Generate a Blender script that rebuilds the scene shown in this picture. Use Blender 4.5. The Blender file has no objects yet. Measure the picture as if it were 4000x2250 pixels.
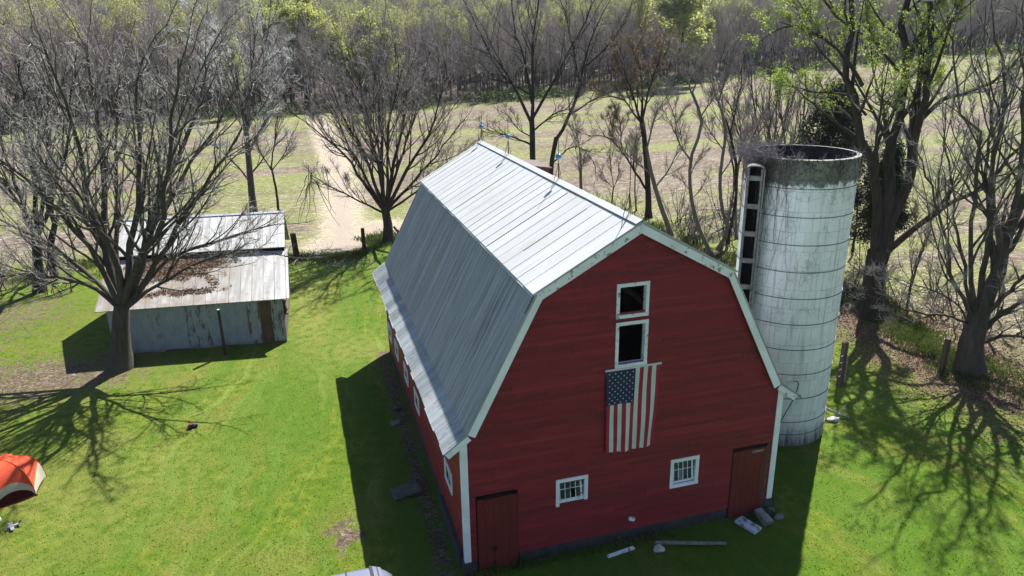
import bpy, bmesh, math, random
import numpy as np
from mathutils import Vector, Matrix

S = bpy.context.scene
COL = S.collection
R = math.radians
rng = np.random.default_rng(7)
random.seed(7)

# ---------------------------------------------------------------- camera
CAM = np.array([-9.06551, -18.68076, 15.51472])
cd = bpy.data.cameras.new('camera')
cam = bpy.data.objects.new('camera', cd)
COL.objects.link(cam)
cd.sensor_width = 36.0
cd.lens = 2845.38 / 4000 * 36
cd.clip_end = 4000
cd.clip_start = 0.1
cr, cu, cf = (0.96177951, -0.27342615, -0.01477534), (0.10192934, 0.30741235, 0.94610151), (0.25414676, 0.91144709, -0.32353305)
cam.matrix_world = Matrix(((cr[0], cu[0], -cf[0], CAM[0]), (cr[1], cu[1], -cf[1], CAM[1]), (cr[2], cu[2], -cf[2], CAM[2]), (0, 0, 0, 1)))
S.camera = cam

# ---------------------------------------------------------------- sky, sun, exposure
SUN_AZ, SUN_EL = R(42.0), R(51.2)
W = bpy.data.worlds.new('World')
S.world = W
W.use_nodes = True
wn = W.node_tree
bg = wn.nodes['Background']
sky = wn.nodes.new('ShaderNodeTexSky')
sky.sky_type = 'NISHITA'
sky.sun_disc = False
sky.sun_elevation = SUN_EL
sky.sun_rotation = SUN_AZ
sky.dust_density = 0.6
wn.links.new(sky.outputs['Color'], bg.inputs['Color'])
bg.inputs['Strength'].default_value = 0.058
sl = bpy.data.lights.new('sun', 'SUN')
sl.energy = 5.0
sl.angle = R(0.55)
sl.color = (1.0, 0.955, 0.88)
sun = bpy.data.objects.new('sun', sl)
COL.objects.link(sun)
sv = Vector((math.cos(SUN_EL) * math.sin(SUN_AZ), math.cos(SUN_EL) * math.cos(SUN_AZ), math.sin(SUN_EL)))
sun.rotation_euler = sv.to_track_quat('Z', 'Y').to_euler()
sun.location = sv * 60
S.view_settings.view_transform = 'Standard'
S.view_settings.look = 'None'
S.view_settings.exposure = 1.5
S.view_settings.gamma = 1.0
S.render.engine = 'CYCLES'
S.cycles.max_bounces = 5
S.cycles.diffuse_bounces = 3
S.cycles.glossy_bounces = 2
S.cycles.transparent_max_bounces = 6
S.cycles.volume_bounces = 0
S.cycles.use_denoising = True
S.cycles.denoising_prefilter = 'NONE'

# ---------------------------------------------------------------- helpers: objects
def tag(o, label=None, cat=None, group=None, kind=None):
    if label: o['label'] = label
    if cat: o['category'] = cat
    if group: o['group'] = group
    if kind: o['kind'] = kind
    return o

def empty(name, loc=(0, 0, 0), rz=0.0, **k):
    o = bpy.data.objects.new(name, None)
    COL.objects.link(o)
    o.empty_display_size = 0.3
    o.location = loc
    o.rotation_euler = (0, 0, rz)
    return tag(o, **k)

class MB:
    """collects verts / faces / material slots for ONE mesh object"""
    def __init__(s):
        s.v = []; s.f = []; s.m = []
    def quad(s, a, b, c, d, m=0):
        n = len(s.v); s.v += [a, b, c, d]; s.f.append((n, n + 1, n + 2, n + 3)); s.m.append(m)
    def poly(s, pts, m=0):
        n = len(s.v); s.v += list(pts); s.f.append(tuple(range(n, n + len(pts)))); s.m.append(m)
    def box(s, c, d, rot=None, m=0, jit=0.0):
        n = len(s.v)
        for z in (-1, 1):
            for y in (-1, 1):
                for x in (-1, 1):
                    p = Vector((x * d[0] / 2, y * d[1] / 2, z * d[2] / 2))
                    if jit: p += Vector((random.uniform(-jit, jit), random.uniform(-jit, jit), random.uniform(-jit, jit)))
                    if rot is not None: p = rot @ p
                    s.v.append((p.x + c[0], p.y + c[1], p.z + c[2]))
        for f in ((0, 2, 3, 1), (4, 5, 7, 6), (0, 1, 5, 4), (2, 6, 7, 3), (0, 4, 6, 2), (1, 3, 7, 5)):
            s.f.append(tuple(n + i for i in f)); s.m.append(m)
    def bx(s, x0, x1, y0, y1, z0, z1, m=0):
        s.box(((x0 + x1) / 2, (y0 + y1) / 2, (z0 + z1) / 2), (x1 - x0, y1 - y0, z1 - z0), m=m)
    def prism(s, prof, y0, y1, m=0):
        """closed (x,z) outline pushed along y"""
        n = len(s.v); k = len(prof)
        s.v += [(x, y0, z) for x, z in prof] + [(x, y1, z) for x, z in prof]
        for i in range(k):
            j = (i + 1) % k
            s.f.append((n + i, n + j, n + k + j, n + k + i)); s.m.append(m)
        s.f.append(tuple(n + i for i in range(k))[::-1]); s.m.append(m)
        s.f.append(tuple(n + k + i for i in range(k))); s.m.append(m)
    def slab(s, a, b, c, d, t, m=0):
        """quad a b c d thickened by vector t"""
        n = len(s.v); t = Vector(t)
        P = [Vector(p) for p in (a, b, c, d)]
        s.v += [tuple(p) for p in P] + [tuple(p + t) for p in P]
        for f in ((3, 2, 1, 0), (4, 5, 6, 7), (0, 1, 5, 4), (1, 2, 6, 5), (2, 3, 7, 6), (3, 0, 4, 7)):
            s.f.append(tuple(n + i for i in f)); s.m.append(m)
    def tube(s, pts, rad, sides=6, m=0):
        pts = [Vector(p) for p in pts]
        if not isinstance(rad, (list, tuple)): rad = [rad] * len(pts)
        t0 = (pts[1] - pts[0]).normalized()
        ref = Vector((0, 0, 1)) if abs(t0.z) < 0.9 else Vector((1, 0, 0))
        n = len(s.v)
        for i, p in enumerate(pts):
            t = (pts[min(i + 1, len(pts) - 1)] - pts[max(i - 1, 0)]).normalized()
            u = (ref - t * ref.dot(t)).normalized(); w = t.cross(u)
            for k in range(sides):
                a = 2 * math.pi * k / sides
                s.v.append(tuple(p + (u * math.cos(a) + w * math.sin(a)) * rad[i]))
        for i in range(len(pts) - 1):
            for k in range(sides):
                a = n + i * sides + k; b = n + i * sides + (k + 1) % sides
                s.f.append((a, b, b + sides, a + sides)); s.m.append(m)
        s.f.append(tuple(n + k for k in range(sides))[::-1]); s.m.append(m)
        s.f.append(tuple(n + (len(pts) - 1) * sides + k for k in range(sides))); s.m.append(m)
    def lathe(s, prof, c=(0, 0, 0), sides=24, m=0, closed=False):
        n = len(s.v); k = len(prof)
        for r, z in prof:
            for i in range(sides):
                a = 2 * math.pi * i / sides
                s.v.append((c[0] + r * math.cos(a), c[1] + r * math.sin(a), c[2] + z))
        for j in range(k if closed else k - 1):
            j2 = (j + 1) % k
            for i in range(sides):
                i2 = (i + 1) % sides
                s.f.append((n + j * sides + i, n + j * sides + i2, n + j2 * sides + i2, n + j2 * sides + i)); s.m.append(m)
    def build(s, name, mats, parent=None, smooth=False, bevel=0.0):
        me = bpy.data.meshes.new(name)
        me.from_pydata([tuple(p) for p in s.v], [], s.f)
        if not isinstance(mats, (list, tuple)): mats = [mats]
        for mm in mats: me.materials.append(mm)
        if len(mats) > 1: me.polygons.foreach_set('material_index', s.m)
        if smooth: me.polygons.foreach_set('use_smooth', [True] * len(me.polygons))
        me.update()
        o = bpy.data.objects.new(name, me)
        COL.objects.link(o)
        if parent: o.parent = parent
        if bevel:
            b = o.modifiers.new('bevel', 'BEVEL'); b.width = bevel; b.segments = 2; b.limit_method = 'ANGLE'
        return o

def np_mesh(name, V, F, mats, parent=None, smooth=False, mi=None, attrs=None, link=True):
    """fast mesh from numpy: V (n,3), F (m,k)"""
    me = bpy.data.meshes.new(name)
    V = np.ascontiguousarray(V, dtype=np.float32); F = np.ascontiguousarray(F, dtype=np.int32)
    me.vertices.add(len(V)); me.vertices.foreach_set('co', V.ravel())
    me.loops.add(F.size); me.loops.foreach_set('vertex_index', F.ravel())
    me.polygons.add(len(F))
    me.polygons.foreach_set('loop_start', np.arange(0, F.size, F.shape[1], dtype=np.int32))
    if smooth: me.polygons.foreach_set('use_smooth', np.ones(len(F), dtype=bool))
    for m in mats: me.materials.append(m)
    if mi is not None: me.polygons.foreach_set('material_index', np.asarray(mi, dtype=np.int32))
    for an, av in (attrs or {}).items():
        a = me.attributes.new(an, 'FLOAT', 'POINT'); a.data.foreach_set('value', np.asarray(av, dtype=np.float32))
    me.update(calc_edges=True)
    if not smooth: me.shade_flat()
    o = bpy.data.objects.new(name, me)
    if link: COL.objects.link(o)
    if parent: o.parent = parent
    return o

# ---------------------------------------------------------------- helpers: materials
class MT:
    def __init__(s, name, rough=0.8, spec=0.3, metal=0.0):
        s.mat = bpy.data.materials.new(name); s.mat.use_nodes = True
        s.t = s.mat.node_tree; s.n = s.t.nodes
        s.b = s.n['Principled BSDF']
        s.b.inputs['Roughness'].default_value = rough
        s.b.inputs['Specular IOR Level'].default_value = spec
        s.b.inputs['Metallic'].default_value = metal
        s.tc = s.n.new('ShaderNodeTexCoord').outputs['Object']
    def put(s, sock, v):
        if isinstance(v, bpy.types.NodeSocket): s.t.links.new(v, sock)
        elif isinstance(v, (tuple, list)) and len(v) == 3 and sock.type == 'RGBA': sock.default_value = (*v, 1)
        else: sock.default_value = v
    def map(s, scale=(1, 1, 1), rot=(0, 0, 0), loc=(0, 0, 0), vec=None):
        m = s.n.new('ShaderNodeMapping')
        s.put(m.inputs['Vector'], vec or s.tc)
        m.inputs['Scale'].default_value = scale; m.inputs['Rotation'].default_value = rot; m.inputs['Location'].default_value = loc
        return m.outputs['Vector']
    def noise(s, scale, vec=None, detail=4, rough=0.55, dist=0.0):
        m = s.n.new('ShaderNodeTexNoise')
        s.put(m.inputs['Vector'], vec or s.tc)
        m.inputs['Scale'].default_value = scale; m.inputs['Detail'].default_value = detail
        m.inputs['Roughness'].default_value = rough; m.inputs['Distortion'].default_value = dist
        return m.outputs['Fac']
    def voro(s, scale, vec=None, feature='F1', out='Distance', rand=1.0):
        m = s.n.new('ShaderNodeTexVoronoi'); m.feature = feature
        s.put(m.inputs['Vector'], vec or s.tc)
        m.inputs['Scale'].default_value = scale; m.inputs['Randomness'].default_value = rand
        return m.outputs[out]
    def ramp(s, fac, stops, interp='LINEAR'):
        m = s.n.new('ShaderNodeValToRGB'); m.color_ramp.interpolation = interp
        e = m.color_ramp.elements
        while len(e) < len(stops): e.new(0.5)
        for i, (p, c) in enumerate(stops):
            e[i].position = p
            e[i].color = (*c, 1) if isinstance(c, (tuple, list)) else (c, c, c, 1)
        s.put(m.inputs['Fac'], fac)
        return m.outputs['Color']
    def mix(s, fac, a, b, mode='MIX'):
        m = s.n.new('ShaderNodeMix'); m.data_type = 'RGBA'; m.blend_type = mode
        s.put(m.inputs[0], fac); s.put(m.inputs[6], a); s.put(m.inputs[7], b)
        return m.outputs[2]
    def math(s, op, a, b=0.0, clamp=False):
        m = s.n.new('ShaderNodeMath'); m.operation = op; m.use_clamp = clamp
        s.put(m.inputs[0], a); s.put(m.inputs[1], b)
        return m.outputs[0]
    def step(s, v, lo, hi, a=0.0, b=1.0):
        m = s.n.new('ShaderNodeMapRange'); m.interpolation_type = 'SMOOTHSTEP'
        s.put(m.inputs['Value'], v)
        for k, x in (('From Min', lo), ('From Max', hi), ('To Min', a), ('To Max', b)): m.inputs[k].default_value = x
        return m.outputs[0]
    def attr(s, name):
        m = s.n.new('ShaderNodeAttribute'); m.attribute_name = name
        return m.outputs['Fac']
    def sep(s, vec=None):
        m = s.n.new('ShaderNodeSeparateXYZ'); s.put(m.inputs[0], vec or s.tc)
        return m.outputs
    def comb(s, x=0.0, y=0.0, z=0.0):
        m = s.n.new('ShaderNodeCombineXYZ')
        s.put(m.inputs[0], x); s.put(m.inputs[1], y); s.put(m.inputs[2], z)
        return m.outputs[0]
    def objrand(s):
        return s.n.new('ShaderNodeObjectInfo').outputs['Random']
    k = 0.74                                       # keeps base colours at real-world albedo
    def col(s, c):
        s.c = s.mix(1.0, c, (s.k, s.k, s.k), 'MULTIPLY'); s.put(s.b.inputs['Base Color'], s.c); return s
    def rgh(s, c): s.put(s.b.inputs['Roughness'], c); return s
    def bump(s, h, strength=0.4, dist=0.02):
        m = s.n.new('ShaderNodeBump')
        m.inputs['Strength'].default_value = strength; m.inputs['Distance'].default_value = dist
        s.put(m.inputs['Height'], h); s.put(s.b.inputs['Normal'], m.outputs['Normal'])
        return s

def simple(name, c, rough=0.7, var=0.25, scale=6.0, spec=0.3, bump=0.0):
    m = MT(name, rough, spec)
    n = m.noise(scale, detail=6)
    lo = tuple(x * (1 - var) for x in c); hi = tuple(min(1, x * (1 + var)) for x in c)
    m.col(m.ramp(n, [(0.3, lo), (0.7, hi)]))
    if bump: m.bump(m.noise(scale * 4, detail=6), 0.5, bump)
    return m.mat

def paint(name, c, wood=(0.22, 0.19, 0.16), wear=0.62, rough=0.55):
    m = MT(name, rough, 0.35); m.k = 1.0
    n = m.noise(5.0, detail=8, rough=0.7); g = m.noise(1.3, detail=3)
    base = m.mix(m.step(g, 0.3, 0.75, 0, 0.55), c, tuple(x * 0.72 for x in c))
    m.col(m.mix(m.step(n, wear, wear + 0.05), base, wood))
    m.bump(n, 0.3, 0.004)
    return m.mat

# ================================================================= SETTING: terrain
FIELD_LINE = np.array([(-400, 120), (-120, 62), (-60, 47), (-30.8, 39.5), (-25.6, 42.5), (-18.6, 43.0), (-10.7, 38.6), (-8, 38.2), (-5.6, 40.6), (-3.4, 42.6),
                       (6, 45), (18.9, 42.6), (20, 34.4), (21.5, 27.8), (24.3, 18.6), (22.9, 12.5), (22.4, 9.7), (22.0, 6.4), (22.2, 0), (24, -20), (30, -80), (40, -400)], float)
TRACK = np.array([(-7.6, 36), (-7.1, 40), (-6.7, 44), (-5.6, 65), (-5.1, 82), (-5.6, 120), (-6.5, 150), (-8, 172)], float)

def seg_dist(P, line):
    """distance and side (+ = left of the travel direction) to a polyline"""
    best = np.full(len(P), 1e9); side = np.zeros(len(P))
    for a, b in zip(line[:-1], line[1:]):
        d = b - a; L2 = d @ d
        t = np.clip(((P - a) @ d) / L2, 0, 1)
        q = a + t[:, None] * d
        e = P - q; dist = np.hypot(e[:, 0], e[:, 1])
        s = np.sign(d[0] * e[:, 1] - d[1] * e[:, 0])
        k = dist < best
        best[k] = dist[k]; side[k] = s[k]
    return best, side

AZT = np.array([-180, -60, -25, -18, 0, 13, 25, 38, 49, 62, 90, 180], float)
R0T = np.array([150, 150, 150, 150, 162, 176, 196, 232, 288, 300, 300, 150], float)
HET = np.array([1.8, 1.8, 1.8, 1.8, 1.5, 1.2, 3.0, 6.6, 9.5, 11, 9, 1.8], float)

def smooth_noise(x, y, s):
    return (np.sin(x * s * 1.3 + 1.7 * np.sin(y * s * 0.7)) + np.sin(y * s * 1.1 + 1.3 * np.sin(x * s * 0.9 + 2))) * 0.5

def terrain(x, y):
    x = np.asarray(x, float); y = np.asarray(y, float)
    dx = x - CAM[0]; dy = y - CAM[1]
    r = np.hypot(dx, dy); az = np.degrees(np.arctan2(dx, dy))
    r0 = np.interp(az, AZT, R0T); he = np.interp(az, AZT, HET)
    t = np.clip((r - 85) / (r0 - 85), 0, 1)
    h = -0.5 + (he + 0.5) * t ** 1.3
    over = np.clip(r - r0 - 15, 0, 520)
    h += over ** 1.12 * 0.048
    far = np.clip((r - 60) / 60, 0, 1)
    h += smooth_noise(x, y, 0.05) * 0.25 * far + smooth_noise(x, y, 0.012) * 3.0 * np.clip(over / 150, 0, 1)
    h += smooth_noise(x, y, 0.5) * 0.03
    return h

def edge_r(x, y):
    dx = x - CAM[0]; dy = y - CAM[1]
    return np.hypot(dx, dy) - np.interp(np.degrees(np.arctan2(dx, dy)), AZT, R0T)

def ground_z(x, y):
    return float(terrain(np.array([x]), np.array([y]))[0])

az = np.concatenate([np.arange(-50, 86, 0.4), np.linspace(86, 309.4, 50)])
rr = [0.0]
v = 4.0
while v < 1500:
    rr.append(v); v *= 1.021
rr = np.array(rr[1:])
A, RR = np.meshgrid(np.radians(az), rr)
gx = CAM[0] + RR * np.sin(A); gy = CAM[1] + RR * np.cos(A)
gx = np.concatenate([gx.ravel(), [CAM[0]]]); gy = np.concatenate([gy.ravel(), [CAM[1]]])
na, nr = len(az), len(rr)
gz = terrain(gx, gy)
P2 = np.stack([gx, gy], 1)
bd, side = seg_dist(P2, FIELD_LINE)
bd = bd * side                                   # + in the field
td, _ = seg_dist(P2, TRACK)
# bare apron at the gate
td = np.minimum(td - 0.95, np.hypot((gx + 3.0), (gy - 46.5) * 0.9) - 1.7)
td = np.minimum(td, np.hypot((gx + 7.2), (gy - 41.5) * 0.8) - 1.8)
ed = edge_r(gx, gy)
litter = np.exp(-((gx - 21.5) / 3.0) ** 2 - ((gy - 6.5) / 4.5) ** 2) * 1.0 + np.exp(-((gx - 22.5) / 3.2) ** 2 - ((gy - 14.5) / 5) ** 2) * 1.1 \
    + np.exp(-((gx + 22.5) / 6.5) ** 2 - ((gy - 20.0) / 3.8) ** 2) * 0.64 + np.exp(-((gx + 29) / 8) ** 2 - ((gy - 31) / 8) ** 2) * 0.55 \
    + np.exp(-((gx - 20.5) / 4) ** 2 - ((gy - 34) / 8) ** 2) * 0.6 + np.exp(-((gx + 5.6) / 1.5) ** 2) * np.exp(-((gy - 36.5) / 3.0) ** 2) * 0.5 \
    + np.exp(-((gx + 6.1) / 0.55) ** 2) * (gy > -2) * (gy < 18.2) * 0.62 \
    + np.exp(-((gx + 9.0) / 0.8) ** 2 - ((gy - 3.0) / 1.3) ** 2) * 0.7
def worn_at(gx, gy):
    return np.exp(-((gx + 9.7) / 1.6) ** 2) * np.exp(-((gy - 27) / 9) ** 2) * 0.9 + np.exp(-((gx + 7.3) / 1.3) ** 2 - ((gy - 19) / 2.2) ** 2) * 0.7 \
    + np.exp(-((gx + 18) / 5) ** 2 - ((gy - 9) / 4) ** 2) * 0.5 + np.exp(-((gx + 22) / 7) ** 2 - ((gy - 19) / 5) ** 2) * 0.5
worn = worn_at(gx, gy)
idx = np.arange(nr * na).reshape(nr, na)
i2 = np.roll(idx, -1, axis=1)
F = np.stack([idx[:-1], i2[:-1], i2[1:], idx[1:]], -1).reshape(-1, 4)
F = F[:, ::-1]
fc = F
cb = bd[F].mean(1); ct = td[F].mean(1); ce = ed[F].mean(1)
rid = np.where(ce > 3, 3, np.where((ct < 0) & (cb > -3), 2, np.where(cb > 0, 1, 0)))

def ground_material(name='ground', blade=False):
    m = MT(name, 0.95, 0.1)
    xyz = m.sep()
    bdv, tdv, edv, lit, wor = (m.attr(k) for k in ('bd', 'td', 'ed', 'litter', 'worn'))
    n1 = m.noise(0.35, detail=5); n2 = m.noise(1.9, detail=6, rough=0.65); n3 = m.noise(14, detail=6, rough=0.75)
    n4 = m.noise(40, detail=4, rough=0.8)
    # --- lawn
    g = m.ramp(n2, [(0.3, (0.060, 0.128, 0.006)), (0.45, (0.118, 0.196, 0.010)), (0.57, (0.190, 0.240, 0.022)), (0.70, (0.30, 0.295, 0.075))])
    g = m.mix(m.step(n1, 0.42, 0.66, 0, 0.75), g, m.ramp(n3, [(0.3, (0.130, 0.155, 0.024)), (0.7, (0.29, 0.265, 0.088))]))
    # mowing swathes: fan of streaks between shed and barn
    ang = m.math('ARCTAN2', m.math('ADD', xyz[0], 5.5), m.math('SUBTRACT', 48.0, xyz[1]))
    rad = m.math('MULTIPLY', m.math('SUBTRACT', 48.0, xyz[1]), 0.05)
    ang = m.math('ADD', ang, m.math('MULTIPLY', m.noise(0.16, detail=3), 0.10))
    st = m.noise(1.0, m.comb(m.math('MULTIPLY', ang, 62.0), m.math('MULTIPLY', rad, 2.2), 0.0), detail=5, rough=0.7)
    st2 = m.noise(1.0, m.comb(m.math('MULTIPLY', ang, 24.0), rad, 3.0), detail=3)
    near = m.step(xyz[0], -21, -14)
    g = m.mix(m.math('MULTIPLY', m.step(st, 0.50, 0.64), m.math('MULTIPLY', near, 0.6)), g, (0.29, 0.38, 0.12))
    g = m.mix(m.math('MULTIPLY', m.step(st2, 0.42, 0.58), m.math('MULTIPLY', near, 0.7)), g, (0.078, 0.190, 0.006))
    g = m.mix(m.math('MULTIPLY', wor, m.step(n2, 0.3, 0.6)), g, (0.33, 0.305, 0.12))
    # blade-scale grain
    g = m.mix(m.step(n3, 0.36, 0.68), m.mix(0.2, g, (0.016, 0.034, 0.006)), m.mix(0.16, g, (0.36, 0.36, 0.16)))
    g = m.mix(m.step(n4, 0.35, 0.65, 0.12, 0.0), g, (0.02, 0.035, 0.008))
    g = m.mix(1.0, g, (0.76, 0.84, 0.58), 'MULTIPLY')
    # --- leaf litter, bare soil
    vf = m.voro(9, m.map((1, 1.6, 1)), out='Color')
    lt = m.ramp(m.sep(vf)[0], [(0.0, (0.055, 0.036, 0.028)), (0.35, (0.15, 0.105, 0.080)), (0.7, (0.24, 0.175, 0.140)), (0.92, (0.36, 0.28, 0.235)), (1.0, (0.10, 0.14, 0.04))])
    lt = m.mix(m.step(n3, 0.3, 0.6, 0.75, 0.0), lt, (0.03, 0.024, 0.018))
    lt = m.mix(m.step(n2, 0.45, 0.6, 0.0, 0.6), lt, (0.105, 0.085, 0.055))
    lm = m.math('ADD', lit, m.math('MULTIPLY', m.math('SUBTRACT', n2, 0.5), 1.5))
    lm = m.math('ADD', lm, m.math('MULTIPLY', m.math('SUBTRACT', n3, 0.5), 0.7))
    near_f = m.step(m.math('ABSOLUTE', m.math('ADD', bdv, 0.4)), 0.3, 2.2, 0.35, 0.0)
    lm = m.math('ADD', lm, near_f)
    g = m.mix(m.step(lm, 0.38, 0.62), g, lt)
    # --- field: stubble, bare crumbly soil, weeds
    rowv = m.map((0.55, 2.4, 1), rot=(0, 0, R(-9)))
    f1 = m.noise(0.09, m.map((0.5, 1.5, 1)), detail=6, rough=0.65); f2 = m.noise(0.6, rowv, detail=7, rough=0.75); f3 = m.noise(2.4, rowv, detail=8, rough=0.8)
    f4 = m.noise(0.055, m.map((0.45, 1.9, 1), loc=(13, 5, 0)), detail=5, rough=0.6)
    fd = m.ramp(f2, [(0.3, (0.078, 0.062, 0.046)), (0.46, (0.155, 0.125, 0.095)), (0.60, (0.235, 0.198, 0.145)), (0.8, (0.42, 0.375, 0.28))])
    fd = m.mix(m.step(f1, 0.40, 0.56, 0.0, 0.72), fd, (0.128, 0.094, 0.076))
    fd = m.mix(m.step(f3, 0.54, 0.60, 0.0, 0.9), fd, (0.56, 0.51, 0.41))
    fd = m.mix(m.step(f3, 0.46, 0.38), fd, (0.07, 0.055, 0.045))
    wd = m.ramp(f3, [(0.3, (0.085, 0.130, 0.016)), (0.7, (0.27, 0.30, 0.07))])
    gm = m.math('ADD', m.step(f4, 0.44, 0.58), m.step(bdv, 9.0, 1.0, 0.0, 0.55))
    gm = m.math('ADD', gm, m.step(edv, -16.0, -5.0, 0.0, 0.9))
    fd = m.mix(m.math('MULTIPLY', gm, m.step(f3, 0.58, 0.46), True), fd, wd)
    # track
    tn = m.math('ADD', tdv, m.math('MULTIPLY', m.math('SUBTRACT', n2, 0.5), 3.2))
    tr = m.ramp(n3, [(0.25, (0.21, 0.170, 0.140)), (0.5, (0.36, 0.305, 0.255)), (0.75, (0.53, 0.47, 0.395))])
    fd = m.mix(m.math('MULTIPLY', m.step(tdv, 2.2, 0.4), m.step(n2, 0.35, 0.6, 0.2, 0.8)), fd, (0.52, 0.455, 0.36))
    bn = m.math('ADD', bdv, m.math('MULTIPLY', m.math('SUBTRACT', n2, 0.5), 4.0))
    bn = m.math('ADD', bn, m.math('MULTIPLY', m.math('SUBTRACT', n1, 0.5), 3.0))
    c = m.mix(m.step(bn, -0.6, 1.0), g, fd)
    c = m.mix(m.math('MULTIPLY', m.step(tn, 0.9, -0.6), m.step(bdv, -4.5, 0.5)), c, tr)
    # woodland floor
    wf = m.ramp(n1, [(0.35, (0.075, 0.058, 0.042)), (0.55, (0.115, 0.085, 0.062)), (0.72, (0.060, 0.085, 0.024))])
    c = m.mix(m.step(m.math('ADD', edv, m.math('MULTIPLY', m.math('SUBTRACT', n1, 0.5), 8.0)), -1.5, 3.0), c, wf)
    m.col(c)
    hb = m.math('ADD', m.math('MULTIPLY', n3, 1.0), m.math('MULTIPLY', n4, 0.5))
    if not blade:
        m.bump(hb, 0.7, 0.08)
        return m.mat
    c = m.mix(1.0, c, (1.12, 1.15, 1.0), 'MULTIPLY'); m.col(c)
    tr = m.n.new('ShaderNodeBsdfTranslucent'); m.put(tr.inputs['Color'], m.c)
    mx = m.n.new('ShaderNodeMixShader'); mx.inputs[0].default_value = 0.5
    m.t.links.new(m.b.outputs[0], mx.inputs[1]); m.t.links.new(tr.outputs[0], mx.inputs[2])
    m.t.links.new(mx.outputs[0], m.n['Material Output'].inputs['Surface'])
    return m.mat

GM = ground_material(); GM_BLADE = ground_material('grass_turf', True)
allV = np.stack([gx, gy, gz], 1)
for k, nm in enumerate(('lawn', 'field', 'dirt_track', 'woodland_floor')):
    f = F[rid == k]
    if k == 0:                                    # close the middle under the camera
        cen = nr * na
    u, inv = np.unique(f, return_inverse=True)
    o = np_mesh(nm, allV[u], inv.reshape(f.shape), [GM], smooth=True,
                attrs=dict(bd=np.clip(bd[u], -60, 60), td=np.clip(td[u], -5, 60), ed=np.clip(ed[u], -60, 60), litter=litter[u], worn=worn[u]))
    tag(o, kind='structure')
ring = [(CAM[0] + 4.0 * math.sin(a), CAM[1] + 4.0 * math.cos(a)) for a in np.radians(az)]
gm_ = MB(); gm_.poly([(x, y, ground_z(x, y)) for x, y in ring][::-1])
tag(gm_.build('lawn', GM), kind='structure')

# ================================================================= BARN
def siding_mat():
    m = MT('red_siding', 0.6, 0.3); m.k = 0.82
    xyz = m.sep()
    # works for the gable (x across) and the side walls (y across)
    run = m.math('ADD', xyz[0], xyz[1])
    rn = m.attr('rnd')
    v = m.comb(m.math('MULTIPLY', run, 0.5), m.math('MULTIPLY', rn, 40.0), m.math('MULTIPLY', xyz[2], 1.2))
    n = m.noise(1.4, v, detail=7, rough=0.7)
    n2 = m.noise(9.0, m.comb(m.math('MULTIPLY', run, 0.6), xyz[2], rn), detail=6, rough=0.75)
    big = m.noise(0.55, m.comb(m.math('MULTIPLY', run, 0.55), 0.0, m.math('MULTIPLY', xyz[2], 1.7)), detail=5, rough=0.65)
    c = m.ramp(n, [(0.25, (0.165, 0.012, 0.020)), (0.5, (0.245, 0.015, 0.028)), (0.75, (0.330, 0.026, 0.040))])
    c = m.mix(m.math('MULTIPLY', m.step(big, 0.53, 0.68, 0.0, 0.8), m.step(n2, 0.42, 0.6)), c, (0.055, 0.017, 0.022))
    c = m.mix(m.step(rn, 0.5, 1.0, 0, 0.45), c, (0.10, 0.012, 0.016))
    c = m.mix(m.math('MULTIPLY', m.step(n2, 0.70, 0.74), 0.5), c, (0.30, 0.16, 0.14))
    c = m.mix(m.step(rn, 0.22, 0.0, 0, 0.5), c, (0.33, 0.035, 0.04))
    lp = m.attr('lap')                            # dark line under each lap: grime plus the lap's shadow painted in
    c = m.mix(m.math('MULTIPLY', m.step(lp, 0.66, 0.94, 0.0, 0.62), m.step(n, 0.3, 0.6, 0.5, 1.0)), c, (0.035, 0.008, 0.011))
    m.col(c); m.bump(n2, 0.3, 0.006)
    return m.mat

def roof_mat(name, axis):
    """weathered galvanised sheet, streaked down the slope (object y runs along the ridge)"""
    m = MT(name, 0.5, 0.35)
    xyz = m.sep()
    v = m.comb(m.math('MULTIPLY', xyz[1], 4.5), m.math('MULTIPLY', xyz[2], 0.35), 0.0)
    st = m.noise(1.0, v, detail=7, rough=0.72)
    st2 = m.noise(1.0, m.comb(m.math('MULTIPLY', xyz[1], 0.9), m.math('MULTIPLY', xyz[2], 0.5), 2.0), detail=5, rough=0.6)
    cl = m.noise(0.8, detail=6, rough=0.65)
    c = m.ramp(st, [(0.28, (0.40, 0.425, 0.44)), (0.5, (0.50, 0.525, 0.54)), (0.72, (0.56, 0.58, 0.595))] if axis else [(0.30, (0.20, 0.235, 0.265)), (0.48, (0.38, 0.42, 0.455)), (0.68, (0.54, 0.585, 0.63))])
    c = m.mix(m.step(st2, 0.5, 0.68, 0, 0.5), c, (0.62, 0.64, 0.65) if axis else (0.40, 0.43, 0.455))
    c = m.mix(m.math('MULTIPLY', m.step(cl, 0.52, 0.68), 0.5), c, (0.46, 0.42, 0.37))
    pn = m.attr('rnd')
    c = m.mix(m.step(pn, 0.0, 1.0, 0.0, 0.12), c, (0.30, 0.325, 0.35))
    m.col(c)
    m.rgh(m.step(st, 0.3, 0.7, 0.62, 0.5))
    if axis:
        m.bump(cl, 0.15, 0.02)
    else:
        w = m.math('SINE', m.math('MULTIPLY', xyz[1], 55.0))
        m.bump(m.math('ADD', m.math('MULTIPLY', w, 0.5), st), 0.35, 0.012)
    return m.mat

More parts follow.
